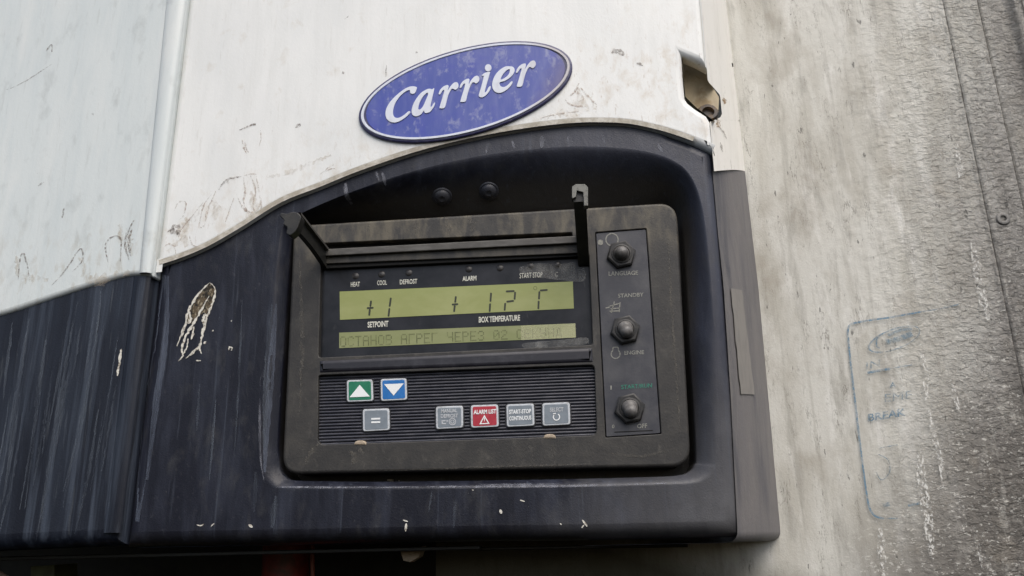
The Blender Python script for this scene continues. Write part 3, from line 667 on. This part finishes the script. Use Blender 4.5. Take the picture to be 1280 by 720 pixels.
# ---- control panel bezel
ZY = .006
bo = rounded([(367, 281.5), (846, 252.5), (864, 583), (352, 593)], [6, 24, 26, 24], 8)
disp = rounded([(401, 330), (736, 316), (741, 431), (398, 447)], 4, 4)
keyw = rounded([(398, 469), (743, 456), (746, 544), (397, 556)], [4, 6, 8, 9], 5)
sww = rounded([(744, 290.5), (808, 285.5), (826.5, 542.5), (757, 547)], 1.5, 2)
slot = rounded([(403, 304), (715, 290.5), (716, 297), (406, 312)], 1.5, 2)
mb = MB()
mb.plate(xz(dens(bo), ZY), [xz(dens(h, 30), ZY) for h in (disp, keyw, slot)]+[xz(dens(sww, 30), ZY)], ZY, .0028, .036, rh=.0009, dh=.009, n=5)
mb.flat(ccw(xz([(395, 300), (725, 280), (725, 305), (395, 320)], ZY+.012)), [], ZY+.008, 1)
drb = Drape(mb)
dmarks(drb, mb, [([(436, 564), (444, 572), (440, 580)], 7), ([(448, 561), (456, 566)], 5), ([(400, 552), (388, 566), (382, 578)], 5), ([(690, 556), (694, 570)], 4), ([(374, 320), (378, 420), (374, 520)], 4), ([(520, 276), (518, 292)], 5), ([(560, 274), (562, 290)], 4), ([(585, 272), (592, 282), (588, 290)], 7), ([(640, 270), (641, 284)], 4), ([(460, 280), (462, 296)], 4), ([(835, 300), (842, 420), (850, 540)], 3), ([(760, 566), (800, 570), (840, 562)], 3), ([(480, 588), (600, 584), (740, 580)], 2)], 1, 0, 0, 2, .7, .0003)
bez = mb.build("control_bezel", [bez_m, hole_shade, M("pale dried stain on bezel", (.15, .14, .12), .8, alpha=((330, 330, 200), .38, .68, .6))], unit, label="dusty dark grey rounded bezel of the control panel")
mb = MB(); dq = rounded([(397.5, 449), (742, 432.5), (743.5, 454), (397.5, 467.5)], 3, 3)
mb.plate(xz(dens(dq, 20), ZY-.0012), (), ZY-.0012, .0045, .003, n=6)
mb.build("divider_bar", [M("dark blue black divider plastic", (.014, .014, .020), .42, layers=[((.05, .05, .06), 'noise', (60, 60, 60), 6, .5, .72, .7)])], bez)
for (a_, b_) in ((450, 555.5), (687, 547.5)):
    mb = MB(); mb.plate(xz(rounded([(a_-8, b_+1), (a_-7, b_-3.2), (a_-3, b_-5), (a_+4, b_-5), (a_+7.5, b_-3), (a_+8, b_+1)], 1.5, 3), ZY-.0006), (), ZY-.0006, .0012, .008, n=4)
    mb.build("plug", [plug_m], bez)

# ---- display
DY = .0125
mb = MB(); mb.flat(ccw(xz([(392, 322), (745, 306), (750, 440), (388, 456)], DY)), [], DY)
dsp = mb.build("display", [glass_m], unit, label="smoked display window with two olive screens")
SY = DY-.0004
l1 = [(424.5, 364.5), (716, 351.8), (717.3, 385.5), (425, 399.8)]; l2 = [(424, 415.8), (719, 404.2), (719.8, 421.8), (424, 435.2)]
mb = MB(); mb.flat(ccw(xz(l1, SY)), [], SY, 0)
def seg(mb, x0, y0, x1, y1, w_=2.3, mi=1):
    a_, b_ = Vector((x0, y0)), Vector((x1, y1)); d = (b_-a_).normalized(); n = Vector((-d.y, d.x))*w_/2; e_ = d*w_*.35
    mb.flat(ccw(xz([tuple(p) for p in (a_+n+e_, a_-d*0, a_-n+e_, b_-n-e_, b_+d*0, b_+n-e_)], SY-.0002)), [], SY-.0002, mi)
for s in [(463.9, 375.5, 462.8, 383.5), (462.4, 386, 461.4, 394.8), (458.3, 385.2, 467.2, 384.6), (488.6, 371.8, 487, 383.6), (486.9, 385, 485.5, 396),
          (569.9, 370, 568.9, 378.5), (568.5, 381.5, 567.6, 390.2), (564.6, 380.7, 573, 380.1), (613.9, 365.6, 613, 377.4), (612.7, 379, 612, 390),
          (632.2, 364.3, 643.4, 363.7), (644, 364.6, 643.2, 374.8), (642.6, 375.9, 632.8, 377.2), (631.6, 378.4, 630.7, 388.6), (674.8, 363.1, 684.8, 362.3), (674.3, 363.8, 673.7, 374.4), (673.4, 375.7, 672.9, 386.6)]:
    seg(mb, *s)
ring1 = ccw(xz([(669+2.6*math.cos(k*.4488), 360.2+2.6*math.sin(k*.4488)) for k in range(14)], SY)); ring2 = offset(ring1, -.0007)
mb.flat(ring1, [ring2], SY-.0002, 2)
mb.build("screen", [lcd_m, seg_m, dot_m], dsp, weighted=False, label="upper screen showing +1 and + 12 C")
# dot matrix line
FONT = {'О': "01110 10001 10001 10001 10001 10001 01110", 'С': "01110 10001 10000 10000 10000 10001 01110", 'Т': "11111 00100 00100 00100 00100 00100 00100", 'А': "01110 10001 10001 11111 10001 10001 10001",
        'Н': "10001 10001 10001 11111 10001 10001 10001", 'В': "11110 10001 10001 11110 10001 10001 11110", 'Г': "11111 10000 10000 10000 10000 10000 10000", 'Р': "11110 10001 10001 11110 10000 10000 10000", 'Е': "11111 10000 10000 11110 10000 10000 11111",
        'Ч': "10001 10001 10001 01111 00001 00001 00001", 'З': "01110 10001 00001 00110 00001 10001 01110", '0': "01110 10001 10011 10101 11001 10001 01110", '2': "01110 10001 00001 00110 01000 10000 11111",
        'К': "10001 10010 10100 11000 10100 10010 10001", 'У': "10001 10001 10001 01111 00001 10001 01110", 'Д': "00110 01010 01010 01010 01010 11111 10001"}
mb = MB(); mb.flat(ccw(xz(l2, SY)), [], SY, 0); gm = quadmap(l2, SY-.0002)
for i, ch in enumerate("ОСТАНОВ АГРЕГ ЧЕРЕЗ 02 СЕКУНД"):
    if ch == ' ': continue
    for r_i, row in enumerate(FONT[ch].split()):
        for c_i, v in enumerate(row):
            if v == '1':
                u = (0.004+(i*6+c_i)/6*.0326); v0 = .07+(6-r_i)*.098
                du, dv = .0048, .09
                mb.add([gm(u, v0), gm(u+du, v0), gm(u+du, v0+dv), gm(u, v0+dv)], [(0, 1, 2, 3)], 1)
mb.build("screen", [lcd_m2, dot_m], dsp, weighted=False, label="lower narrow screen with a faded line of Cyrillic text")
TY = DY-.0003
for body, q, bold in [("HEAT", line_q(438.5, 358.6, 449.8, 358, 6), .02), ("COOL", line_q(471.5, 356.6, 483.6, 356, 6), .015), ("DEFROST", line_q(499.8, 355.6, 521.5, 354.4, 6), .02), ("ALARM", line_q(578, 351.4, 595.5, 350.4, 6), .03),
                      ("START STOP", line_q(649.5, 348, 678, 346.6, 6.6), .005), ("SETPOINT", line_q(459.5, 409.6, 485.5, 408.2, 7.4), .03), ("BOX TEMPERATURE", line_q(598.5, 403.4, 650, 400.8, 7.4), .03)]:
    mb = MB(); put_text(mb, body, q, TY, bold); mb.build("legend", [ink], dsp, weighted=False)
mb = MB(); put_text(mb, "C", line_q(694, 346, 697.5, 345.8, 6), TY, .02); mb.build("legend", [ink_dim], dsp, weighted=False)
for lx, ly in ((444.5, 345), (477, 343), (511, 341), (586, 336.5), (625, 335), (663, 332.5), (697, 331)):
    mb = MB(); mb.lathe(P(lx, ly, DY), (0, -1, 0), [(.0034, 0), (.0032, .0003), (.0022, .0007), (.0012, .0009), (.0001, .0010)], 16)
    mb.build("indicator_lamp", [led_m], dsp)
mb = MB()
mb.flat(ccw(xz(smooth([(650, 334), (672, 329), (700, 330), (722, 328), (732, 340), (728, 352), (700, 350), (668, 346), (652, 342)], 4, True), DY-.0007)), [], DY-.0007, 0)
mb.build("dust_patch", [dust_patch], dsp, weighted=False)
mb = MB(); mb.flat(ccw(xz([(651, 407.2), (719.3, 404.2), (720, 422), (651.5, 425.2)], DY-.0008)), [], DY-.0008, 0)  # pale quad paints the glare at the right end of the lower screen
mb.build("painted_glare", [glare_film], dsp, weighted=False)
mb = MB(); mb.flat(ccw(xz(smooth([(655, 429), (700, 425), (732, 422), (733, 430), (700, 434), (660, 436)], 4, True), DY-.0007)), [], DY-.0007, 0)
mb.build("dust_patch", [dust_patch], dsp, weighted=False)

# ---- keypad
KY = .0105
mb = MB(); g0 = quadmap([(392, 463), (750, 449), (752, 549), (391, 562)], KY)
NR = 25; rings = []
for k in range(NR):
    for (dv, dy) in ((0.0, .0008), (.12, 0.0), (.22, -.0005), (.5, -.0007), (.72, -.0005), (.82, 0.0), (.93, .0008)):
        v = (k+dv)/NR
        rings.append([(lambda p: Vector((p.x, p.y+dy, p.z)))(g0(u/6, v)) for u in range(7)])
mb.loft(rings[::-1], closed=False)
kp = mb.build("keypad", [rib_m], unit, sharp=60, weighted=False, label="ribbed black keypad with seven square keys")
def key(q, field, art, label, rad=3.4):
    mb = MB(); hal = rounded(q, rad+1.2, 4)
    c_ = (sum(p[0] for p in q)/4, sum(p[1] for p in q)/4)
    sc = lambda k: [(c_[0]+(p[0]-c_[0])*k, c_[1]+(p[1]-c_[1])*k) for p in q]
    mb.plate(xz(rounded(sc(1.10), rad+2, 4), KY-.0014), (), KY-.0014, .0003, .004, n=3, mi=3)
    mb.plate(xz(rounded(q, rad, 4), KY-.0024), (), KY-.0024, .0006, .003, n=4, mi=1)
    mb.plate(xz(rounded(sc(.86), rad*.7, 4), KY-.0026), (), KY-.0026, .0002, .0005, n=2, mi=0)
    art(mb, KY-.0029)
    return mb.build("button", [field, key_rim, key_white, key_hole, key_worn], kp, weighted=False, label=label)
def poly(pts, mi=2): return lambda mb, y: mb.flat(ccw(xz(pts, y)), [], y, mi)
def ringpx(mb, cx_, cy_, r1, r2, y, mi, a0=0, a1=360, n=20):
    o_ = [(cx_+r1*math.cos(math.radians(a0+(a1-a0)*k/n)), cy_+r1*math.sin(math.radians(a0+(a1-a0)*k/n))) for k in range(n+1)]
    i_ = [(cx_+r2*math.cos(math.radians(a0+(a1-a0)*k/n)), cy_+r2*math.sin(math.radians(a0+(a1-a0)*k/n))) for k in range(n+1)]
    mb.loft([[P(p[0], p[1], y) for p in o_], [P(p[0], p[1], y) for p in i_]], closed=False, mi=mi)
key([(433.3, 475.2), (465.6, 474.2), (466.6, 501.2), (433.6, 502.6)], b_green, poly([(449.7, 481), (462.3, 495.6), (436.8, 496.6)]), "green key with a white up arrow")
key([(475.6, 473.8), (508, 472.6), (508.8, 499.8), (476, 501.4)], b_blue, poly([(480, 480.2), (504.8, 479.2), (492, 494.4)]), "blue key with a white down arrow")
def eq(mb, y):
    for yy in (522.5, 526.8): mb.flat(ccw(xz([(464, yy), (475.3, yy-.4), (475.3, yy+1.8), (464, yy+2.2)], y)), [], y, 2)
key([(453.2, 511.6), (486.4, 510.4), (487.2, 537.6), (453.6, 539.4)], b_grey, eq, "grey key with an equals sign")
def k1(mb, y):
    put_text(mb, "MANUAL", line_q(551.5, 516.2, 571.5, 515.4, 4.8), y, .03, mi=4); put_text(mb, "DEFROST", line_q(551, 522.6, 572.5, 521.8, 4.8), y, .03, mi=4)
    ringpx(mb, 565.5, 527, 4.6, 3.5, y, 4); ringpx(mb, 565.5, 527, 2.6, 1.6, y, 4)
    mb.flat(ccw(xz([(552, 525.4), (557, 525.2), (557, 526.6), (553.6, 526.8), (553.6, 529), (557.4, 528.8), (557.4, 530.3), (552, 530.5)], y)), [], y, 4)
    mb.flat(ccw(xz([(557.6, 525.4), (560.4, 525.2), (558.6, 528.4)], y)), [], y, 4)
key([(544.6, 508.3), (578.6, 507), (579, 534.6), (545, 536.6)], b_grey, k1, "grey key marked MANUAL DEFROST")
def k2(mb, y):
    put_text(mb, "ALARM LIST", line_q(592, 518, 620.2, 516.8, 5.6), y, .03, mi=2)
    o_ = ccw(xz([(605.4, 518.6), (612, 529.8), (599.2, 530.4)], y)); mb.flat(o_, [offset(o_, -.0009)], y, 2)
    mb.flat(ccw(xz([(605, 522), (606.2, 522), (605.9, 526.8), (605.3, 526.8)], y)), [], y, 2)
key([(588.2, 506.6), (622.6, 505.4), (623.4, 533.4), (588.8, 535)], b_red, k2, "red key marked ALARM LIST")
def k3(mb, y):
    put_text(mb, "START-STOP", line_q(636.3, 517.6, 663.8, 516.4, 5.4), y, .03, mi=2); put_text(mb, "CONTINUOUS", line_q(636.5, 525.8, 664.2, 524.6, 5.4), y, .03, mi=2)
key([(632.8, 505.6), (667.2, 504.2), (668.2, 532), (633.4, 533.8)], b_grey, k3, "grey key marked START-STOP CONTINUOUS")
def k4(mb, y):
    put_text(mb, "SELECT", line_q(687.3, 514.8, 704.2, 514.2, 5.2), y, .03, mi=4); ringpx(mb, 695.6, 521.2, 4.6, 3.3, y, 2, -60, 240)
    mb.flat(ccw(xz([(691, 516.6), (695, 516), (693.2, 519.4)], y)), [], y, 2)
key([(677.8, 504), (712, 502.6), (713.2, 530.6), (678.2, 532.4)], b_grey, k4, "grey key marked SELECT")

# ---- switch plate and toggles
QY = ZY+.0012
mb = MB(); mb.plate(xz(rounded([(745, 291.5), (807.3, 286.7), (825.5, 541.5), (758, 546)], 1.5, 2), QY), (), QY, .0004, .003, n=2)
# dark slit in the lower frame of the plate
mb.flat(ccw(xz([(768, 539.6), (816, 537.4), (816, 538.6), (768, 540.8)], QY)), [], QY-.0002, 1)
swp = mb.build("switch_plate", [plate_m, hole_shade], unit, label="narrow dark plate with three toggle switches")
def toggle(px_, py_, tilt, label, K=.86):
    mb = MB(); c_ = P(px_, py_, QY); ax = Vector((0, -1, 0)); SC = lambda L_: [(a_*K, b_*K) for a_, b_ in L_]
    # hexagonal nut with chamfer
    for (ra, ha, rb, hb) in ((.0138, 0, .0138, .0035), (.0138, .0035, .0122, .0046)):
        A = [c_+Vector((ra*math.cos(math.pi/3*k+.2), -ha, ra*math.sin(math.pi/3*k+.2))) for k in range(6)]
        B = [c_+Vector((rb*math.cos(math.pi/3*k+.2), -hb, rb*math.sin(math.pi/3*k+.2))) for k in range(6)]
        mb.loft([A, B][::-1], mi=1)
    mb.add(B, [(0, 1, 2, 3, 4, 5)], 1)
    t = Vector(tilt).normalized()
    mb.lathe(c_+ax*.004, ax, SC([(.0110, 0), (.0106, .0016), (.0090, .0020), (.0086, .0008)]), 26, 1)
    # rubber boot: wide skirt and rounded cap
    c2 = c_+ax*.0045
    mb.lathe(c2, t, SC([(.0086, -.002), (.0084, .001), (.0076, .0024), (.0068, .0034), (.0068, .0060), (.0066, .0075), (.0058, .0095), (.0042, .0110), (.0022, .0118), (.0001, .0120)]), 26, 0)
    return mb.build("toggle_switch", [rub_m, nut_m], swp, sharp=40, label=label)
toggle(776.5, 319, (.02, -1, -.10), "toggle switch at the top of the plate, by LANGUAGE")
toggle(781.5, 413, (.10, -1, -.75), "middle toggle switch, between STANDBY and ENGINE")
toggle(787, 511, (.06, -1, -.80), "lowest toggle switch, by OFF")
LQ = QY-.0003
for body, q, m_ in [("LANGUAGE", line_q(760.8, 344.8, 797.5, 343.6, 5.4), ink_dim), ("STANDBY", line_q(772.5, 372.2, 804.5, 370.6, 5), ink_dim), ("ENGINE", line_q(780.5, 443.6, 805, 442.6, 5), ink_dim),
                    ("START/RUN", line_q(776.5, 486.6, 815, 484.4, 5.4), ink_green), ("OFF", line_q(796.5, 535.6, 809, 534.8, 5.6), ink_dim), ("I", line_q(763, 487, 764.6, 487, 5), ink_dim), ("0", line_q(765, 535.5, 768, 535.3, 4.6), ink_dim)]:
    mb = MB(); put_text(mb, body, q, LQ, .015); mb.build("legend", [m_], swp, weighted=False)
mb = MB(); ringpx(mb, 765, 299.5, 8.4, 7.0, LQ, 0); ringpx(mb, 750.5, 303, 3.6, 0.1, LQ, 0, n=9)
mb.build("legend", [ink_dim], swp, weighted=False)
mb = MB(); ringpx(mb, 769.5, 442.5, 6.2, 4.9, LQ, 0, -55, 235)
for s in ((766, 437, 766.5, 434), (773, 437, 772.6, 434), (766.5, 434, 772.6, 434)): mb.ribbon(xz([s[:2], s[2:]], LQ), .0008, LQ, 0, taper=False)
mb.build("legend", [ink_dim], swp, weighted=False)
mb = MB()
for s in ((761, 383, 775, 379), (763, 386, 775, 385), (762, 389, 774, 388.5), (768, 377, 764, 391), (775, 378, 774, 390), (757, 385, 762, 384)): mb.ribbon(xz([s[:2], s[2:]], LQ), .0010, LQ, 0, taper=False)
mb.build("legend", [ink_dim], swp, weighted=False)

# ---- broken cover: hinge bar and two arms sticking out
mb = MB()
HB = ZY-.0035
mb.plate(xz(rounded([(402, 311.5), (722, 294.5), (722, 303.5), (404, 320)], 1.2, 2), HB), (), HB, .0008, .006, n=3, back=True, mi=2)
mb.plate(xz(rounded([(402, 320), (740, 302), (741, 320), (404, 336)], 1.2, 2), HB+.0055), (), HB+.0055, .001, .006, n=3, back=True, mi=3)  # black strip paints the shade below the hinge bar
def arm(prof0, prof1, x_th, bend=None):
    """plate between near profile (top,bottom points) sections"""
    secs = []
    for top_, bot_ in prof0:
        secs.append([Vector((top_.x-x_th/2, top_.y, top_.z)), Vector((top_.x+x_th/2, top_.y, top_.z)), Vector((bot_.x+x_th/2, bot_.y, bot_.z)), Vector((bot_.x-x_th/2, bot_.y, bot_.z))])
    return secs
def arm_secs(xb, z_t, z_b, x_end, z_te, z_be, y_end, th, n=8):
    out = []
    for k in range(n+1):
        t = k/n; y = ZY+.004+(y_end-ZY-.004)*t; x = xb+(x_end-xb)*t; zt = z_t+(z_te-z_t)*t; zb = z_b+(z_be-z_b)*t+ (.0025*math.sin(math.pi*t))
        hh = th/2
        out.append([Vector((x-hh, y, zt)), Vector((x+hh, y, zt)), Vector((x+hh, y, zb)), Vector((x-hh, y, zb))])
    return out
YE = -.070
a0, a1 = P(406, 313, ZY), P(403, 335, ZY); b0, b1 = P(369, 266, YE), P(358, 287, YE)
s1 = arm_secs(a0.x, a0.z, a1.z, b0.x, b0.z, b1.z, YE, .0045)
mb.loft(s1, mi=0); mb.add(s1[-1], [(0, 1, 2, 3)], 0)
# hooked end of the left arm
h0, h1 = P(350, 268, YE-.002), P(372, 266, YE-.002)
mb.plate(xz(smooth([(350, 270), (351, 266), (358, 267), (364, 265), (372, 266), (376, 271), (374, 279), (370, 288), (363, 294), (358, 291), (359, 284), (354, 280), (355, 275)], 3, True), YE-.003), (), YE-.003, .0006, .010, n=3, back=True, mi=0)
# light inner flange along the arm
fl = []
for k in range(9):
    t = k/8; p = s1[k][1]; fl.append([p+Vector((0, 0, .0002)), p+Vector((.0030, 0, .0002)), p+Vector((.0030, 0, -.002)), p+Vector((0, 0, -.002))])
mb.loft(fl, mi=2)
c0, c1 = P(728, 292, ZY), P(731, 330, ZY); d0, d1 = P(724, 235, YE), P(726, 252, YE)
s2 = arm_secs(c0.x, c0.z, c1.z, d0.x, d0.z, d1.z, YE, .0105)
mb.loft(s2, mi=0); mb.add(s2[-1], [(0, 1, 2, 3)], 0)
for q in ([(715, 233), (720, 230), (731, 230), (735, 234), (735, 257), (730, 257), (729, 240), (721, 238), (720, 246), (715, 248)],):
    mb.plate(xz(q, YE-.003), (), YE-.003, .0004, .008, n=2, back=True, mi=1)
mb.build("cover_frame", [arm_m, tip_m, M("pale dusty hinge bar", (.06, .056, .05), .55, layers=[((.13, .125, .115), 'noise', (70, 70, 200), 6, .45, .72, .7)]), hole_shade], unit, sharp=30, label="broken cover frame, two black arms sticking out of the hinge bar")

# ---- bottom trim under the moulding
mb = MB()
for (xa, ya, xb, yb, y0, y1, h_) in [(-250, 702, 600, 682, .03, .045, 5), (600, 684, 860, 680, .05, .06, 4)]:
    mb.box(ccw(xz([(xa, ya), (xb, yb), (xb, yb+h_), (xa, ya+h_)], y0)), y0, y1)
pl0, pl1 = P(-260, 700, .0), P(153, 683, .0)
mb.add([pl0, pl1, Vector((pl1.x, WALL_Y, pl1.z)), Vector((pl0.x, WALL_Y, pl0.z))], [(0, 1, 2, 3)])
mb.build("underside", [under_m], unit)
mb = MB(); mb.box(ccw(xz([(500, 688), (528, 683), (524, 696), (513, 703), (504, 701)], .055)), .055, .075)
mb.build("bracket", [plug_m], unit)

# ------------------------------------------------------------------ wall behind (corrugated, dirty)
wall = empty("trailer_wall", P(1100, 720, WALL_Y), "weathered off white wall with raised ribs and a half worn blue decal, right of the refrigeration unit", "wall")
X1, X2, X3 = P(1213, 180, WALL_Y).x, P(1249, 125, WALL_Y).x, P(1273, 40, WALL_Y).x
def wprof(x):
    y = WALL_Y
    def g_(c_, w_): return math.exp(-((x-c_)/w_)**2)
    def st(c_, w_): return 1/(1+math.exp(-(x-c_)/w_))
    y -= .0030*st(X1-.001, .0012); y += .0022*g_(X1+.0016, .0014)
    y += .0040*st(X2, .0010)+.0030*g_(X2+.001, .0016)
    y -= .008*g_(X3, .0045)
    y -= .0035*g_(X3+.03, .008)
    return y
from mathutils import noise as mn
def axis_pts():
    xs = []; x = P(545, 700, WALL_Y).x
    while x < P(1380, 0, WALL_Y).x+.05:
        xs.append(x)
        x += .0009 if any(abs(x-c_) < .008 for c_ in (X1, X2, X3)) else (.0022 if x > .14 else .012)
    return xs
xs = axis_pts(); zb, zt = P(1100, 900, WALL_Y).z-.02, P(1100, -120, WALL_Y).z+.03
nz = 300; rings = []
for j in range(nz+1):
    z = zb+(zt-zb)*j/nz; ring = []
    for x in xs:
        y = wprof(x)
        q = Vector((x, 0, z))
        k = min(1, max(0, (x-.24)/.12))
        y -= (.0001+.0004*k)*mn.fractal(Vector((x*260, 3.1, z*240)), .9, 2.1, 4)
        y -= .0012*k*max(0, mn.noise(Vector((x*210, 7.7, z*420)))-.12)
        y -= .0009*mn.noise(Vector((x*16, 1.3, z*5)))
        ring.append(Vector((x, y, z)))
    rings.append(ring)
mb = MB(); mb.loft(rings, closed=False)
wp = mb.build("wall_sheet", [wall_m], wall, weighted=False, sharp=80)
# decal
DW = WALL_Y-.0022
def wr(pts, w_, mi=0, n=5): mbd.ribbon(xz(smooth(pts, n), DW), w_*.00079, DW, mi, taper=False)
mbd = MB()
wr([(1150, 390), (1118, 396), (1090, 400), (1072, 403), (1063, 406), (1060, 413), (1061, 430), (1064, 460), (1071, 520), (1077, 570), (1083, 615), (1087, 635), (1094, 645), (1105, 648)], 2.6)
wr([(1105, 648), (1122, 648)], 1.6, 1); wr([(1150, 390), (1175, 386), (1200, 380)], 1.6, 1)
el = [(1118+32*math.cos(k*.349), 424+13*math.sin(k*.349)-10*math.cos(k*.349)) for k in range(19)]
wr(el[6:15], 2, 0, 3); wr(el[:7], 1.4, 1, 3); wr(el[14:], 1.4, 1, 3)
wr([(1108, 428), (1125, 423), (1140, 417)], 7, 1); wr([(1110, 419), (1125, 413), (1140, 411)], 4, 1)
wr([(1100, 419), (1096, 424), (1096, 433), (1100, 435)], 2)
wr([(1084, 466), (1100, 463), (1112, 461)], 3.2); wr([(1112, 461), (1140, 456)], 1.6, 1)
put_text(mbd, "EME", line_q(1106, 503, 1140, 498, 10), DW, .0, mi=1)
put_text(mbd, "BREAK", line_q(1085, 527, 1132, 519.5, 9.5), DW, .02, mi=0)
put_text(mbd, "IN", line_q(1083, 462, 1100, 458, 9), DW, .0, mi=1)
put_text(mbd, "A", line_q(1112, 485, 1120, 484, 7), DW, .03, mi=1)
wr([(1104, 632), (1112, 630)], 5, 1); wr([(1135, 632), (1150, 629)], 3, 1)
wr([(1098, 568), (1110, 575), (1112, 590), (1102, 600), (1095, 590)], 1.3, 1); wr([(1100, 560), (1122, 556)], 1.2, 1)
mbd.build("decal", [decal_m, decal_f], wall, weighted=False, label="faded blue rounded outline and worn letters on the wall")
# flaked paint streaks
mbf = MB()
for pts, w_ in [([(1160, 510), (1166, 540), (1175, 575), (1178, 610)], 7), ([(1150, 560), (1152, 600), (1160, 650), (1165, 700)], 13), ([(1221, 663), (1224, 690), (1230, 716)], 4), ([(1100, 660), (1104, 720)], 10), ([(1150, 430), (1156, 460), (1158, 500)], 9), ([(1190, 480), (1200, 520)], 6), ([(1215, 300), (1225, 360), (1235, 400)], 12), ([(1196, 180), (1203, 240)], 8)]:
    mbf.ribbon(xz(smooth(pts, 6), DW), w_*.00079, DW-.0003, 0)
for gxx, gw in ((X1+.0016, .0016), (X2+.0012, .0022), (X3+.012, .003)):
    pts = [(gxx+.0006*mn.noise(Vector((z_*60, 2, 5))), z_) for z_ in [zb+(zt-zb)*k/160 for k in range(161)]]
    vs_ = []; 
    for k, (x_, z_) in enumerate(pts):
        ww = gw*(.6+.5*mn.noise(Vector((z_*90, gxx*100, 1)))); vs_ += [(x_-ww/2, wprof(x_)-.0009, z_), (x_+ww/2, wprof(x_)-.0009, z_)]
    mbf.add(vs_, [(2*k, 2*k+1, 2*k+3, 2*k+2) for k in range(160)], 1)
mbf.build("paint_flakes", [chipw, M("black dirt packed in the wall grooves", (.06, .055, .05), .9, alpha=((200, 200, 60), .25, .6, .85))], wall, weighted=False)
mb = MB(); rc = P(1253, 274, WALL_Y-.002)
mb.lathe(rc, (0, -1, 0), [(.0078, -.002), (.0078, .0012), (.0066, .0026), (.0048, .0030), (.0034, .0026), (.0028, .0004), (.0001, .0002)], 28)
mb.lathe(rc, (0, -1, 0), [(.0026, .0007), (.0001, .0007)], 20, 1)
mb.build("rivet", [metal_m, hole_shade], wall)

# ------------------------------------------------------------------ things glimpsed under the unit
def tagm(o, label, cat): o['label'] = label; o['category'] = cat; return o
mb = MB(); mb.tube([P(345, 1150, .16), P(355, 780, .16), P(357, 720, .16), P(359, 660, .16)], .024, 20)
tagm(mb.build("red_pipe", [red_m]), "dull red upright pipe in the shade below the refrigeration unit", "pipe")
mb = MB(); mb.tube([P(394, 1150, .13), P(392, 780, .13), P(391, 720, .13), P(390, 660, .13)], .0022, 10)
tagm(mb.build("cable", [M("orange brown cable", (.20, .05, .03), .5)]), "thin reddish cable hanging just right of the red pipe", "cable")
mb = MB(); mb.box(ccw(xz([(38, 708), (68, 706), (74, 1150), (44, 1150)], .14)), .14, .18)
tagm(mb.build("green_block", [olive_m]), "dull green block showing under the lower left corner of the unit", "block")
mb = MB(); mb.tube([P(-20, 735, .06), P(-6, 722, .06), P(4, 730, .06), P(14, 790, .06), P(4, 1150, .06)], .009, 14)
tagm(mb.build("hose", [M("pinkish tan hose", (.42, .30, .24), .6)]), "pale tan hose end at the bottom left corner below the unit", "hose")
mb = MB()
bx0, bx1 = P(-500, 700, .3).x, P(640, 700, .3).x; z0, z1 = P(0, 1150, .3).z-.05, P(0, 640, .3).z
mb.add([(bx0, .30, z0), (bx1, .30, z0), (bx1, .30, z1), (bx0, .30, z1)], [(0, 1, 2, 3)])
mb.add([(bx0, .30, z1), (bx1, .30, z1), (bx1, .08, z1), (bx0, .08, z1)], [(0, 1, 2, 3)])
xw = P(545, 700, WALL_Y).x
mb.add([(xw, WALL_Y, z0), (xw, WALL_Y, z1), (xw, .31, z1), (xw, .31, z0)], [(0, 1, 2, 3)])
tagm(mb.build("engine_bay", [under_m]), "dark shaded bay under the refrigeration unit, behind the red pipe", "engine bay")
